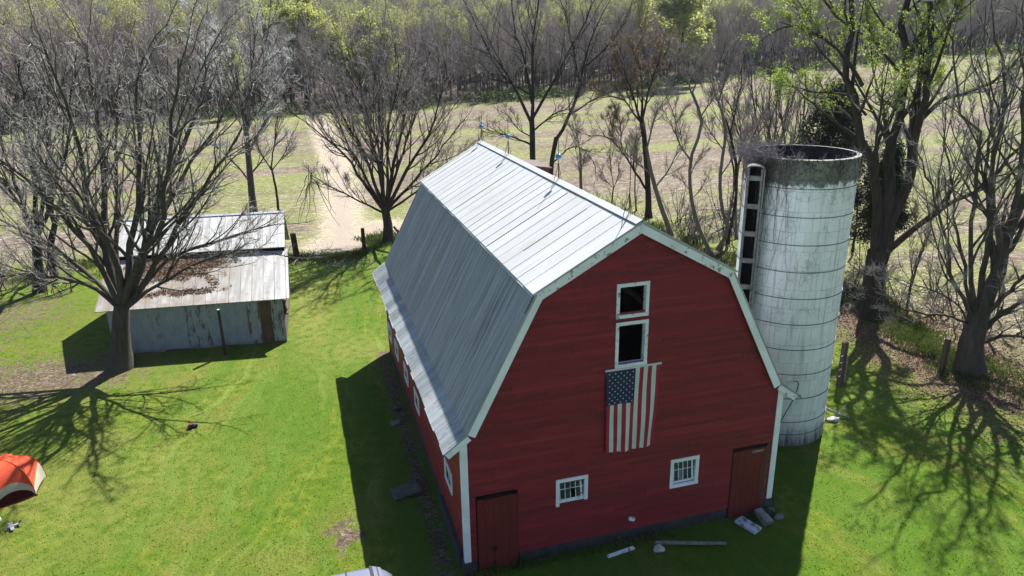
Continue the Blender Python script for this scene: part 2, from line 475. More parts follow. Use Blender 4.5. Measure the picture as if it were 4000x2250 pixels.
M_RED = siding_mat()
M_ROOF = roof_mat('metal_roof', 1); M_STEEP = roof_mat('steep_metal_roof', 0)
M_WHITE = paint('white_trim', (0.80, 0.82, 0.90), wear=0.66)
M_WHITE2 = paint('peeling_white', (0.76, 0.78, 0.86), wear=0.56)
M_SEAM = simple('dark_seam', (0.075, 0.08, 0.085), 0.7)
M_STONE = simple('foundation_stone', (0.055, 0.053, 0.055), 0.95, 0.45, 3.0, bump=0.03)
M_WOOD = simple('old_wood', (0.115, 0.088, 0.066), 0.9, 0.4, 8.0, bump=0.01)
M_INNER = simple('barn_inside', (0.045, 0.036, 0.028), 0.95, 0.4, 3.0)
M_IRON = simple('dark_iron', (0.022, 0.02, 0.02), 0.6, 0.3)
M_GREYWOOD = simple('grey_weathered_wood', (0.30, 0.28, 0.26), 0.9, 0.35, 9.0, bump=0.01)

barn = empty('red_barn', (0, 0, 0), R(0.72), label='red clapboard gambrel barn with grey metal roof, white trim and dark foundation', cat='barn')
LB = 18.3; OH = 0.15
KX, KZ, FX, FZ, EX, EZ, RZ = 3.25, 8.71, 5.38, 4.56, 6.07, 4.05, 10.52
PROF = [(-EX, EZ), (-FX, FZ), (-KX, KZ), (0, RZ), (KX, KZ), (FX, FZ), (EX, EZ)]

def roof_z(x):
    x = abs(x)
    if x < KX: return RZ + (KZ - RZ) * x / KX
    if x < FX: return KZ + (FZ - KZ) * (x - KX) / (FX - KX)
    return FZ + (EZ - FZ) * (x - FX) / (EX - FX)
def half_w(z):
    """half width of the gable under the roof at height z"""
    z += 0.10
    if z < FZ: return 5.5
    if z < KZ: return min(5.5, FX + (KX - FX) * (z - FZ) / (KZ - FZ))
    return max(0.0, KX * (RZ - z) / (RZ - KZ))

def clapboard(name, spans_at, z0, z1, openings, plane, parent, sgn, exposure=0.118):
    """lap boards: each course a strip leaning out at its foot, cut by openings, butted at random joints"""
    V = []; Fq = []; rnd = []; lap = []
    z = z0
    def add(a0, a1, b0, b1, za, zb, r):
        n = len(V)
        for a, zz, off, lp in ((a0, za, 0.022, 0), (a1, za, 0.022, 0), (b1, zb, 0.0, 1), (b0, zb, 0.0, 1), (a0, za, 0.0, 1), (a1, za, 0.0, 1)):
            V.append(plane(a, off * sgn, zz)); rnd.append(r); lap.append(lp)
        Fq.append((n, n + 1, n + 2, n + 3)); Fq.append((n + 4, n + 5, n + 1, n))
    while z < z1:
        zt = min(z + exposure, z1)
        lo0, hi0 = spans_at(z); lo1, hi1 = spans_at(zt)
        cuts = [(o[0], o[1]) for o in openings if o[2] < (z + zt) / 2 < o[3]]
        segs = []; cur = lo0
        for a, b in sorted(cuts):
            segs.append((cur, a)); cur = b
        segs.append((cur, hi0))
        for a, b in segs:
            if b - a < 0.02: continue
            js = [a]; x = a + random.uniform(0.8, 4.5)
            while x < b - 0.4:
                js.append(x); x += random.uniform(2.0, 4.8)
            js.append(b)
            for p, q in zip(js[:-1], js[1:]):
                g = 0.004
                p1 = p + (lo1 - lo0 if p == lo0 else 0); q1 = q + (hi1 - hi0 if q == hi0 else 0)
                if q1 - p1 < 0.01: q1 = p1 = (p1 + q1) / 2
                dz = random.uniform(-0.004, 0.004)
                add(p + g, q - g, p1 + g, q1 - g, z + dz, zt + 0.012, random.random())
        z = zt
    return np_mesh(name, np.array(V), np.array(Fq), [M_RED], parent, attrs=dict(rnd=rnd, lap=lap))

WIN = {'small': (-0.56, 0.29, 7.68, 8.55), 'loft': (-0.55, 0.31, 6.06, 7.33), 'lowL': (-2.42, -1.57, 1.50, 2.25), 'lowR': (1.60, 2.42, 1.36, 2.20)}
DOORL = (-5.14, -3.80, -0.46, 2.22); DOORR = (3.82, 5.20, -0.46, 2.22)
ops = list(WIN.values()) + [(DOORL[0], DOORL[1], -0.6, 2.26), (DOORR[0], DOORR[1], -0.6, 2.26)]
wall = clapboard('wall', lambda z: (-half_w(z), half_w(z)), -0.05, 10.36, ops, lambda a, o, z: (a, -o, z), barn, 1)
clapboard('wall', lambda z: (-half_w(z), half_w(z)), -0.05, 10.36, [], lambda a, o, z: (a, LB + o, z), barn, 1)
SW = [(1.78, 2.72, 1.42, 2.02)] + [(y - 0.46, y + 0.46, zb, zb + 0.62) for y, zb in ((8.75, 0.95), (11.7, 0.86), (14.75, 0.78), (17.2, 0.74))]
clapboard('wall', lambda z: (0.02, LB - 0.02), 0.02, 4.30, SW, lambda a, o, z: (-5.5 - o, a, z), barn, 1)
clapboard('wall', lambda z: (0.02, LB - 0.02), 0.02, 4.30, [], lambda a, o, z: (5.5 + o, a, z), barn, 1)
# inside: lining, loft floor, a brace that shows through the loft opening
ib = MB()
ib.bx(-5.3, 5.3, 0.3, LB - 0.2, 3.1, 3.2)
ib.bx(-5.3, 5.3, 0.3, LB - 0.2, -0.45, -0.4)
ib.build('loft_floor', M_INNER, barn)
ib = MB()
ib.tube([(-1.3, 0.9, 9.3), (1.6, 1.5, 6.9)], 0.11, 4)
ib.tube([(0.42, 0.22, 6.0), (0.42, 0.22, 8.6)], 0.10, 4)
ib.tube([(-0.72, 0.22, 6.0), (-0.72, 0.22, 8.9)], 0.08, 4)
ib.tube([(0.42, 0.4, 7.4), (1.4, 3.0, 6.0)], 0.09, 4)
for zz in (3.3, 8.6): ib.bx(-5.2 if zz < 4 else -2.9, 5.2 if zz < 4 else 2.9, 2.8, 3.0, zz, zz + 0.2)
ib.build('timber_frame', M_WOOD, barn)

# foundation
fb = MB()
fb.bx(-3.78, 3.80, 0.005, 0.30, -0.9, -0.055)
fb.bx(-5.62, -5.16, -0.06, 0.32, -0.9, -0.03)
fb.bx(5.22, 5.68, -0.10, 0.34, -0.9, 0.0)
fb.bx(-5.66, -5.42, 0.32, 3.7, -0.9, 0.06)
fb.bx(-5.52, -5.40, 3.7, LB, -0.9, 0.015)
fb.bx(5.40, 5.52, 0.34, LB, -0.9, 0.015)
fb.bx(-5.3, 5.3, LB - 0.25, LB - 0.004, -0.9, -0.055)
fb.build('foundation', M_STONE, barn, bevel=0.03)

# white corner boards
for sx, zb in ((-1, -0.02), (1, 0.02)):
    cb_ = MB()
    zt = 4.33
    cb_.bx(min(sx * 5.53, sx * 5.35), max(sx * 5.53, sx * 5.35), -0.052, -0.024, zb, zt)
    cb_.bx(min(sx * 5.53, sx * 5.56), max(sx * 5.53, sx * 5.56), -0.052, 0.11, zb, zt)
    cb_.build('corner_board', M_WHITE, barn)
for sx in (-1, 1):
    cb_ = MB(); cb_.bx(min(sx * 5.53, sx * 5.35), max(sx * 5.53, sx * 5.35), LB + 0.024, LB + 0.052, 0, 4.33); cb_.build('corner_board', M_WHITE, barn)

# roof slopes
def roof_sheet(name, a, b, mat, thick=0.05, spacing=(0.62, 0.86), y0=-OH, y1=None, ragged=0.0, seam=True, waves=0.0, ribs=None):
    """a, b: (x,z) top edge and bottom edge; separate sheets side by side along y with standing seams"""
    y1 = LB + 0.2 if y1 is None else y1
    V = []; Fq = []; rnd = []; mi = []
    a = np.array(a, float); b = np.array(b, float)
    d = (b - a) / np.linalg.norm(b - a)
    nrm = np.array([-d[1], d[0]]) if a[0] * 1.0 > b[0] else np.array([d[1], -d[0]])
    if nrm[1] < 0: nrm = -nrm
    L = np.linalg.norm(b - a)
    y = y0; ys = [y0]
    while y < y1 - spacing[1]:
        y += random.uniform(*spacing); ys.append(y)
    ys.append(y1)
    def addbox(p00, p01, ya, yb, lift0, lift1, r, m, yskew=0.0):
        n = len(V)
        for lift in (lift0, lift1):
            for q, s_ in ((p00, 0), (p01, yskew)):
                for yy in (ya, yb):
                    w = q + nrm * lift
                    V.append((w[0], yy + s_, w[1])); rnd.append(r)
        for f in ((0, 1, 3, 2), (4, 6, 7, 5), (0, 4, 5, 1), (2, 3, 7, 6), (0, 2, 6, 4), (1, 5, 7, 3)):
            Fq.append(tuple(n + i for i in f)); mi.append(m)
    for ya, yb in zip(ys[:-1], ys[1:]):
        rag = random.uniform(0, ragged)
        lf = random.uniform(0, 0.008)
        addbox(a, b + d * rag, ya + 0.004, yb - 0.004, -thick, lf, random.random(), 0)
        if seam and ya > y0 + 0.1:
            dark = random.random()
            s0 = random.uniform(0, 0.25) * L; s1 = random.uniform(0.7, 1.0) * L
            addbox(a + d * 0.02, b + d * rag * 0.5, ya - 0.014, ya + 0.014, 0.004, 0.014, random.random(), 0)
            wd = 0.004 + 0.010 * (dark > 0.72) + 0.03 * (dark > 0.93)
            addbox(a + d * s0, a + d * s1, ya - 0.014 - wd, ya - 0.0145, 0.004, 0.012, 0, 1)
    if ribs:
        y = y0 + 0.1
        while y < y1 - 0.1:
            addbox(a + d * 0.01, b, y - 0.008, y + 0.008, 0.004, 0.012, random.random(), 0)
            if random.random() < 0.22:
                s0 = random.uniform(0, 0.7) * L; s1 = s0 + random.uniform(0.08, 0.3) * L
                addbox(a + d * s0, a + d * min(s1, L * 0.98), y - 0.025, y - 0.0085, 0.004, 0.0105, 0, 1)
            y += random.uniform(*ribs)
    return np_mesh(name, np.array(V), np.array(Fq), [mat, M_SEAM], barn, mi=mi, attrs=dict(rnd=rnd))

for sx in (-1, 1):
    roof_sheet('upper_roof', (sx * 0.02, RZ), (sx * (KX + 0.05), KZ - 0.02), M_ROOF)
    roof_sheet('steep_roof', (sx * KX * 0.985, KZ - 0.035), (sx * FX, FZ), M_STEEP, ribs=(0.15, 0.32), seam=False, spacing=(0.55, 0.7), ragged=0.02)
    roof_sheet('flared_eave', (sx * FX * 0.99, FZ + 0.02), (sx * EX, EZ), M_STEEP, ribs=(0.075, 0.10), seam=False, spacing=(0.6, 0.9), ragged=0.07)
rc = MB()
for sx in (-1, 1):
    rc.slab((0, -OH - 0.01, RZ + 0.045), (sx * 0.2, -OH - 0.01, RZ - 0.065), (sx * 0.2, LB + 0.22, RZ - 0.065), (0, LB + 0.22, RZ + 0.045), (0, 0, 0.02))
rc.build('ridge_cap', M_ROOF, barn)
# lifted lip along the knee
rc = MB()
y = -OH
while y < LB + 0.1:
    L_ = random.uniform(0.5, 0.9)
    e = min(y + L_, LB + 0.2); q = random.uniform(0.0, 0.03)
    rc.slab((-KX * 0.985, y, KZ + 0.02), (-KX - 0.09, y, KZ - 0.085 - q), (-KX - 0.09, e - 0.01, KZ - 0.085 - q * 0.5), (-KX * 0.985, e - 0.01, KZ + 0.02), (0, 0, 0.014))
    y = e
rc.build('knee_flashing', M_ROOF, barn)

# rake boards (white) on both gables
def rake(p, q, y0, y1, w=0.25):
    p = np.array(p); q = np.array(q); d = (q - p) / np.linalg.norm(q - p)
    n = np.array([d[1], -d[0]])
    if n[1] > 0: n = -n
    p = p + n * 0.052; q = q + n * 0.052
    return [tuple(p), tuple(q), tuple(q + n * w), tuple(p + n * w)]
for ya, yb in ((-OH + 0.012, -OH + 0.045), (LB + 0.15, LB + 0.183)):
    for i in range(6):
        p, q = PROF[i], PROF[i + 1]
        mb = MB(); y_off = 0.002 * (i % 2)
        pr = rake(p, q, ya, yb, 0.20 if i in (0, 5) else 0.25)
        mb.prism(pr, ya - y_off, yb - y_off)
        mb.build('rake_board', M_WHITE2 if i in (2, 3, 5) else M_WHITE, barn)
# soffit between wall and rake
sb = MB()
for i in range(6):
    p, q = PROF[i], PROF[i + 1]
    sb.slab((p[0], -OH + 0.046, p[1] - 0.12), (q[0], -OH + 0.046, q[1] - 0.12), (q[0], 0.02, q[1] - 0.12), (p[0], 0.02, p[1] - 0.12), (0, 0, 0.02))
sb.build('soffit', M_WOOD, barn)
for sx in (-1, 1):
    eb = MB()
    eb.slab((sx * 5.5, 0, 4.26), (sx * (EX - 0.02), 0, EZ - 0.1), (sx * (EX - 0.02), LB, EZ - 0.1), (sx * 5.5, LB, 4.26), (0, 0, 0.03))
    eb.build('eave_soffit', M_WOOD, barn)

# windows
def frame_front(name, o, t, bottom=True, mat=M_WHITE, d=0.045, over=0.0):
    x0, x1, z0, z1 = o
    mb = MB()
    mb.bx(x0 - t, x1 + t, -d, -0.004, z1, z1 + t * 1.05)
    mb.bx(x0 - t, x0, -d + 0.004, -0.004, z0 - (0 if bottom else t), z1)
    mb.bx(x1, x1 + t, -d + 0.004, -0.004, z0 - (0 if bottom else t * 0.3), z1)
    if bottom: mb.bx(x0 - t - over, x1 + t + over, -d - 0.02, -0.004, z0 - t, z0)
    # reveal
    mb.bx(x0 - 0.02, x0, -0.003, 0.14, z0, z1); mb.bx(x1, x1 + 0.02, -0.003, 0.14, z0, z1)
    mb.bx(x0, x1, -0.003, 0.14, z1, z1 + 0.02); mb.bx(x0, x1, -0.003, 0.16, z0 - 0.02, z0)
    return mb.build(name, mat, barn)

def glass_mat():
    m = MT('old_glass', 0.25, 0.5)
    n = m.noise(3.0, detail=4)
    m.col(m.ramp(n, [(0.3, (0.030, 0.036, 0.045)), (0.7, (0.085, 0.100, 0.118))]))
    return m.mat
M_GLASS = glass_mat()
M_DARK = simple('black_hole', (0.006, 0.006, 0.006), 1.0, 0.2)
M_CARD = simple('blue_grey_card', (0.20, 0.23, 0.33), 0.9, 0.1)

frame_front('loft_window', WIN['small'], 0.105, True, M_WHITE2)
frame_front('hay_door_frame', WIN['loft'], 0.105, True, M_WHITE2)
def sash_window(o, lean, missing, card, bottom):
    fr = frame_front('window', o, 0.115, bottom)
    x0, x1, z0, z1 = o
    s = MB(); y = 0.03; w = x1 - x0
    xs = [x0 + 0.02 + (w - 0.14) * i / 4 for i in range(5)]
    zm = z0 + (z1 - z0) * 0.60; zb = z0 + 0.09
    sh = lambda x, z: x + lean * (z1 - z)
    for i, x in enumerate(xs):
        s.slab((sh(x, zb) - 0.011, y, zb), (sh(x, zb) + 0.011, y, zb), (x + 0.011, y, z1), (x - 0.011, y, z1), (0, 0.025, 0))
    s.bx(x0, x1, y + 0.001, y + 0.024, zm - 0.010, zm + 0.010)
    s.slab((x0, y - 0.02, z0), (x1, y - 0.02, z0 + 0.01), (x1, y - 0.012, zb), (x0, y - 0.012, zb - 0.02), (0, 0.03, 0))
    s.slab((x1 - 0.13 + lean * 0.5, y - 0.01, zb), (x1 - 0.06 + lean * 0.5, y - 0.01, zb), (x1 - 0.10, y - 0.01, z1), (x1 - 0.15, y - 0.01, z1), (0, 0.03, 0))
    s.build('sash', M_WHITE2, fr)
    g = MB(); hole = MB()
    for i in range(4):
        for j, (za, zz) in enumerate(((zb, zm), (zm, z1))):
            q = ((sh(xs[i], za), y + 0.014, za), (sh(xs[i + 1], za), y + 0.014, za), (sh(xs[i + 1], zz), y + 0.014, zz), (sh(xs[i], zz), y + 0.014, zz))
            if (i, j) == missing: continue
            g.quad(*q, m=1 if (i, j) == card else 0)
    g.quad((x1 - 0.12, y + 0.016, z0), (x1, y + 0.016, z0), (x1, y + 0.016, z1), (x1 - 0.12, y + 0.016, z1), m=0)
    g.build('pane', [M_GLASS, M_CARD], fr)
    return fr
sash_window(WIN['lowL'], 0.05, (2, 0), None, False)
sash_window(WIN['lowR'], 0.07, None, (1, 0), True)
for y0, y1, z0, z1 in SW:
    mb = MB(); t = 0.10
    mb.bx(-5.56, -5.505, y0 - t, y1 + t, z1, z1 + t); mb.bx(-5.56, -5.505, y0 - t, y1 + t, z0 - t, z0)
    mb.bx(-5.555, -5.505, y0 - t, y0, z0, z1); mb.bx(-5.555, -5.505, y1, y1 + t, z0, z1)
    f = mb.build('window', M_WHITE, barn)
    g = MB(); g.bx(-5.47, -5.46, y0, y1, z0, z1); g.build('pane', M_GLASS, f)
    g = MB()
    for i in range(1, 3): g.bx(-5.50, -5.472, y0 + (y1 - y0) * i / 3 - 0.012, y0 + (y1 - y0) * i / 3 + 0.012, z0, z1)
    g.bx(-5.498, -5.473, y0, y1, (z0 + z1) / 2 - 0.012, (z0 + z1) / 2 + 0.012)
    g.build('muntin', M_WHITE2, f)

# doors
def plank_mat():
    m = MT('red_planks', 0.65, 0.3); m.k = 0.82
    xyz = m.sep()
    n = m.noise(1.0, m.comb(m.math('MULTIPLY', xyz[0], 9.0), 0.0, m.math('MULTIPLY', xyz[2], 0.9)), detail=6, rough=0.7)
    s2 = m.noise(11, detail=6, rough=0.75)
    low = m.step(xyz[2], 0.4, -0.5)
    c = m.ramp(n, [(0.3, (0.125, 0.016, 0.015)), (0.7, (0.205, 0.024, 0.022))])
    c = m.mix(m.math('MULTIPLY', m.step(s2, 0.62, 0.7), m.math('ADD', m.math('MULTIPLY', low, 0.7), 0.15)), c, (0.24, 0.19, 0.17))
    m.col(c); m.bump(s2, 0.3, 0.005)
    return m.mat
M_PLANK = plank_mat()
def plank_door(o, n, right):
    x0, x1, z0, z1 = o
    d = MB(); xs = np.linspace(x0 + 0.03, x1 - 0.03, n + 1) + np.concatenate([[0], rng.uniform(-0.02, 0.02, n - 1), [0]])
    for a, b in zip(xs[:-1], xs[1:]):
        d.bx(a + 0.005, b - 0.005, -0.035 - random.uniform(0, 0.006), 0.0, z0 - random.uniform(0, 0.06), z1 - 0.05 - random.uniform(0, 0.02))
    door = d.build('door', M_PLANK, barn)
    b = MB(); b.bx(x0, x1, 0.012, 0.03, z0 - 0.1, z1 + 0.03); b.build('door_gap', M_DARK, door)
    e = MB()
    if not right:
        e.bx(x1 - 0.22, x1 - 0.02, -0.06, -0.042, z0 + 0.02, z1 - 0.06)
        e.slab((x0 + 0.06, -0.06, 1.72), (x0 + 0.20, -0.06, 1.70), (x0 + 0.48, -0.06, 2.10), (x0 + 0.33, -0.06, 2.14), (0, 0.016, 0))
        e.slab((x0 + 0.06, -0.06, 0.42), (x0 + 0.06, -0.06, 0.55), (x0 + 0.55, -0.06, 0.36), (x0 + 0.50, -0.06, 0.24), (0, 0.016, 0))
        e.bx(x0 + 0.95, x1 - 0.23, -0.06, -0.045, 1.80, 1.90)
        e.build('door_batten', M_PLANK, door)
        k = MB(); k.box((x0 + 0.56, -0.075, 0.32), (0.15, 0.04, 0.15), Matrix.Rotation(0.5, 3, 'Y'))
        k.tube([(x0 - 0.12, -0.065, 0.55), (x0 + 0.5, -0.07, 0.34)], 0.014, 4)
        k.build('latch', M_IRON, door)
        k = MB(); k.bx(x0 + 0.48, x0 + 0.58, -0.047, -0.040, -0.28, -0.16); k.build('cat_hole', M_DARK, door)
    else:
        e.bx(x0 + 0.75, x0 + 1.2, -0.055, -0.04, z1 - 0.2, z1 - 0.12)
        e.build('door_batten', M_GREYWOOD, door)
        k = MB(); k.bx(x1 - 0.06, x1 + 0.02, -0.05, -0.04, z0, z1 + 0.02); k.build('door_track', M_WOOD, door)
        k = MB()
        k.tube([(x1 - 0.18, -0.06, 2.1), (x1 - 0.22, -0.065, 1.5), (x1 - 0.32, -0.06, 0.9), (x1 - 0.3, -0.06, 0.1), (x1 - 0.42, -0.06, -0.4)], 0.007, 4)
        k.build('dry_vine', M_WOOD, door)
plank_door(DOORL, 5, False)
plank_door(DOORR, 6, True)

# bits on the gable: white faucet plate, loose board, broken eave end with hook and brace
mb = MB(); mb.box((0.13, -0.07, 0.37), (0.20, 0.10, 0.11), Matrix.Rotation(0.35, 3, 'Y')); mb.build('hydrant_box', M_WHITE, barn, bevel=0.012)
mb = MB(); mb.tube([(0.12, -0.13, 0.44), (0.15, -0.16, 0.47), (0.17, -0.15, 0.42)], 0.012, 5); mb.build('spigot', M_IRON, barn)
mb = MB(); mb.tube([(6.02, -0.10, 4.12), (6.06, -0.10, 4.42), (5.98, -0.1, 4.55), (5.86, -0.1, 4.53)], 0.018, 6); mb.build('eave_hook', M_IRON, barn)
mb = MB(); mb.tube([(6.0, -0.06, 3.9), (5.56, 0.02, 2.9)], 0.016, 5); mb.build('eave_brace', M_IRON, barn)
mb = MB()
for i in range(5): mb.box((6.05 + 0.05 * i, -0.11 + 0.01 * i, 4.02 - 0.035 * i), (0.18, 0.02, 0.035), Matrix.Rotation(0.5 + 0.15 * i, 3, 'Y'))
mb.build('splintered_board', M_GREYWOOD, barn)
mb = MB(); mb.bx(0.95, 1.42, -0.034, -0.022, 6.62, 6.73); mb.build('patch_board', M_PLANK, barn)

# dormer (hay hood) beyond the ridge
dm = MB()
dm.prism([(0.05, 10.36), (1.1, 10.22), (1.15, 9.2), (0.9, 9.2)], 11.0, 13.0)
dmo = dm.build('dormer', M_PLANK, barn)
mb = MB(); mb.slab((0.02, 10.9, 10.39), (1.2, 10.9, 10.22), (1.2, 13.1, 10.22), (0.02, 13.1, 10.39), (0, 0, 0.05)); mb.build('dormer_roof', simple('rusty_sheet', (0.12, 0.09, 0.085), 0.8, 0.4), dmo)

# lightning rods on the ridge
def ball_mat():
    m = MT('blue_glass', 0.12, 0.6); m.col((0.075, 0.33, 0.62)); m.b.inputs['Transmission Weight'].default_value = 0.25
    return m.mat
M_BLUE = ball_mat(); M_ROD = simple('rusty_rod', (0.10, 0.055, 0.04), 0.7, 0.3)
def rod(y, h, ballz):
    z = RZ + 0.06
    mb = MB()
    mb.tube([(0, y, z - 0.02), (0, y, z + h)], [0.017, 0.011], 6)
    for a in range(3):
        c, s = math.cos(a * 2.094 + 0.4), math.sin(a * 2.094 + 0.4)
        zz = z - 0.02 - abs(c * 0.17) * 0.52
        mb.tube([(c * 0.17, y + s * 0.17, zz), (c * 0.05, y + s * 0.05, z + 0.35), (0, y, z + 0.62)], 0.011, 5)
    o = mb.build('lightning_rod', M_ROD, barn)
    if ballz:
        b = MB(); prof = [(0.02 + 0.098 * math.sin(t), -0.098 * math.cos(t)) for t in np.linspace(0.05, math.pi - 0.05, 11)]
        b.lathe(prof, (0, y, z + ballz), 16); b.build('glass_ball', M_BLUE, o, smooth=True)
rod(18.35, 1.55, 0.72); rod(13.5, 1.6, 0.76); rod(6.85, 1.6, 0.80); rod(0.75, 1.75, None)

# ================================================================= SILO
def silo_mat():
    m = MT('silo_staves', 0.8, 0.25); m.k = 1.0
    x, y, z = m.sep()
    ang = m.math('ARCTAN2', y, x)
    u = m.math('MULTIPLY', ang, 2.07)
    uv = m.comb(u, z, 0.0)
    wob = m.noise(2.2, m.comb(u, z, 0.0), detail=3)
    uvw = m.comb(m.math('ADD', u, m.math('MULTIPLY', wob, 0.05)), m.math('ADD', z, m.math('MULTIPLY', wob, 0.16)), 0.0)
    br = m.n.new('ShaderNodeTexBrick')
    m.put(br.inputs['Vector'], uvw)
    br.offset = 0.5
    for k, v in (('Scale', 1.0), ('Mortar Size', 0.012), ('Mortar Smooth', 0.3), ('Brick Width', 0.46), ('Row Height', 0.76)): br.inputs[k].default_value = v
    br.inputs['Color1'].default_value = (0.95, 0.95, 0.95, 1); br.inputs['Color2'].default_value = (0.72, 0.72, 0.72, 1)
    br.inputs['Mortar'].default_value = (0.0, 0.0, 0.0, 1)
    mort = br.outputs['Fac']
    n = m.noise(1.1, uv, detail=7, rough=0.7); n2 = m.noise(7, uv, detail=6, rough=0.75)
    stv = m.noise(1.0, m.comb(m.math('MULTIPLY', u, 5.0), m.math('MULTIPLY', z, 0.30), 0.0), detail=6, rough=0.7)
    white = m.mix(m.step(n, 0.35, 0.7), (0.90, 0.91, 0.93), (0.78, 0.80, 0.83))
    white = m.mix(0.3, white, m.mix(1.0, white, br.outputs['Color'], 'MULTIPLY'))
    grey = m.ramp(n2, [(0.3, (0.15, 0.145, 0.135)), (0.7, (0.30, 0.295, 0.275))])
    # paint gone towards the top rim and the foot, streaks run down
    top = m.step(m.math('ADD', z, m.math('MULTIPLY', m.math('SUBTRACT', n, 0.5), 1.6)), 10.70, 10.85)
    foot = m.step(m.math('ADD', z, m.math('MULTIPLY', m.math('SUBTRACT', stv, 0.5), 1.6)), 1.25, 0.0)
    mid = m.step(z, 5.6, 1.8, 0.0, 0.3)
    c = m.mix(m.math('MULTIPLY', m.step(stv, 0.50, 0.70), 0.55), white, (0.33, 0.33, 0.30))
    c = m.mix(mid, c, (0.40, 0.425, 0.43))
    c = m.mix(m.step(n2, 0.60, 0.70, 0.0, 0.8), c, grey)
    c = m.mix(m.math('MULTIPLY', m.step(n, 0.56, 0.66), 0.5), c, (0.44, 0.45, 0.44))
    c = m.mix(m.math('MULTIPLY', mort, m.step(n, 0.45, 0.62, 0.0, 0.42)), c, (0.25, 0.25, 0.245))
    # crooked cracks
    ck = m.voro(1.7, m.comb(u, m.math('MULTIPLY', z, 1.3), m.math('MULTIPLY', wob, 0.6)), feature='DISTANCE_TO_EDGE')
    c = m.mix(m.math('MULTIPLY', m.step(ck, 0.022, 0.004), m.math('MULTIPLY', m.step(n, 0.46, 0.52), m.step(z, 5.0, 7.5, 0.2, 0.6))), c, (0.19, 0.19, 0.185))
    c = m.mix(foot, c, m.mix(m.step(stv, 0.4, 0.6), (0.085, 0.082, 0.078), grey))
    c = m.mix(top, c, m.mix(m.step(n2, 0.45, 0.6), grey, (0.075, 0.085, 0.06)))
    m.col(c); m.bump(m.math('SUBTRACT', n2, m.math('MULTIPLY', mort, 1.5)), 0.5, 0.012)
    return m.mat
M_SILO = silo_mat()
M_CONC = simple('old_concrete', (0.24, 0.235, 0.22), 0.9, 0.4, 5.0, bump=0.012)
M_HOOP = simple('steel_hoop', (0.16, 0.17, 0.18), 0.6, 0.3)
SX, SY, SR, SZ = 9.37, 5.47, 2.06, 11.72
silo = empty('silo', (SX, SY, -0.5), label='tall roofless white concrete stave silo with rusty hoops and flaking paint beside the barn', cat='silo')
mb = MB()
mb.lathe([(SR + 0.03, -0.3), (SR + 0.02, 0.1), (SR, 0.3)] + [(SR, z) for z in np.linspace(0.8, SZ - 0.55, 22)] + [(SR + 0.035, SZ - 0.5), (SR + 0.04, SZ), (SR - 0.13, SZ + 0.01)], sides=72)
mb.build('stave_wall', M_SILO, silo, smooth=False)
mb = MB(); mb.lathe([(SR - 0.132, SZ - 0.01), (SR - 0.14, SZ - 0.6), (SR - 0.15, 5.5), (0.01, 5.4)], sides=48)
mb.build('inner_wall', simple('shaded_concrete', (0.040, 0.036, 0.036), 0.95, 0.5, 3.0), silo)  # near-black concrete, the shade inside the mouth is put into its colour
for z in np.concatenate([np.arange(1.12, 10.9, 1.06), [0.55, 10.98, 11.25]]):
    mb = MB(); mb.lathe([(SR + 0.003, z - 0.014), (SR + 0.022, z - 0.012), (SR + 0.022, z + 0.012), (SR + 0.003, z + 0.014)], sides=72, closed=True)
    mb.build('hoop', M_HOOP, silo)
# unloading chute: a concrete ladder of openings on the camera-left flank
ca = math.radians(193)
ux, uy = math.cos(ca), math.sin(ca)
cx_, cy_ = ux * (SR + 0.30), uy * (SR + 0.30)
rot = Matrix.Rotation(math.radians(-37), 3, 'Z')
def chute_box(mb, x, y, z, dx, dy, dz, m=0):
    p = rot @ Vector((x, y, 0)); mb.box((cx_ + p.x, cy_ + p.y, z), (dx, dy, dz), rot, m, 0.006)
ch = MB(); top = SZ - 0.35
for x in (-0.26, 0.22): chute_box(ch, x, -0.32, top / 2, 0.075, 0.12, top)
for z in np.arange(0.4, top + 0.1, 1.06): chute_box(ch, -0.02, -0.318, z, 0.38, 0.09, 0.18)
for s_, x in ((0, -0.285), (1, 0.24)): chute_box(ch, x, 0.02, top / 2, 0.07, 0.55, top - 0.02)
chute = ch.build('chute', M_CONC, silo)
ch = MB(); chute_box(ch, -0.03, 0.20, top / 2, 0.46, 0.04, top - 0.1); ch.build('chute_back', M_DARK, chute)
ch = MB(); chute_box(ch, 0.30, -0.33, top / 2, 0.05, 0.13, top - 0.05); ch.build('chute_post', M_GREYWOOD, chute)
ch = MB()
for i in range(9):
    a0 = math.pi * i / 9; a1 = math.pi * (i + 1) / 9
    p = [(-math.cos(a) * 0.32 - 0.03, math.sin(a) * 0.12 + top - 0.05) for a in (a0, a1)]
    q = []
    for yy in (-0.38, 0.3):
        for xx, zz in (p if yy < 0 else p[::-1]):
            w = rot @ Vector((xx, yy, 0)); q.append((cx_ + w.x, cy_ + w.y, zz))
    ch.slab(*q, (0, 0, 0.05))
ch.build('chute_hood', M_CONC, chute)

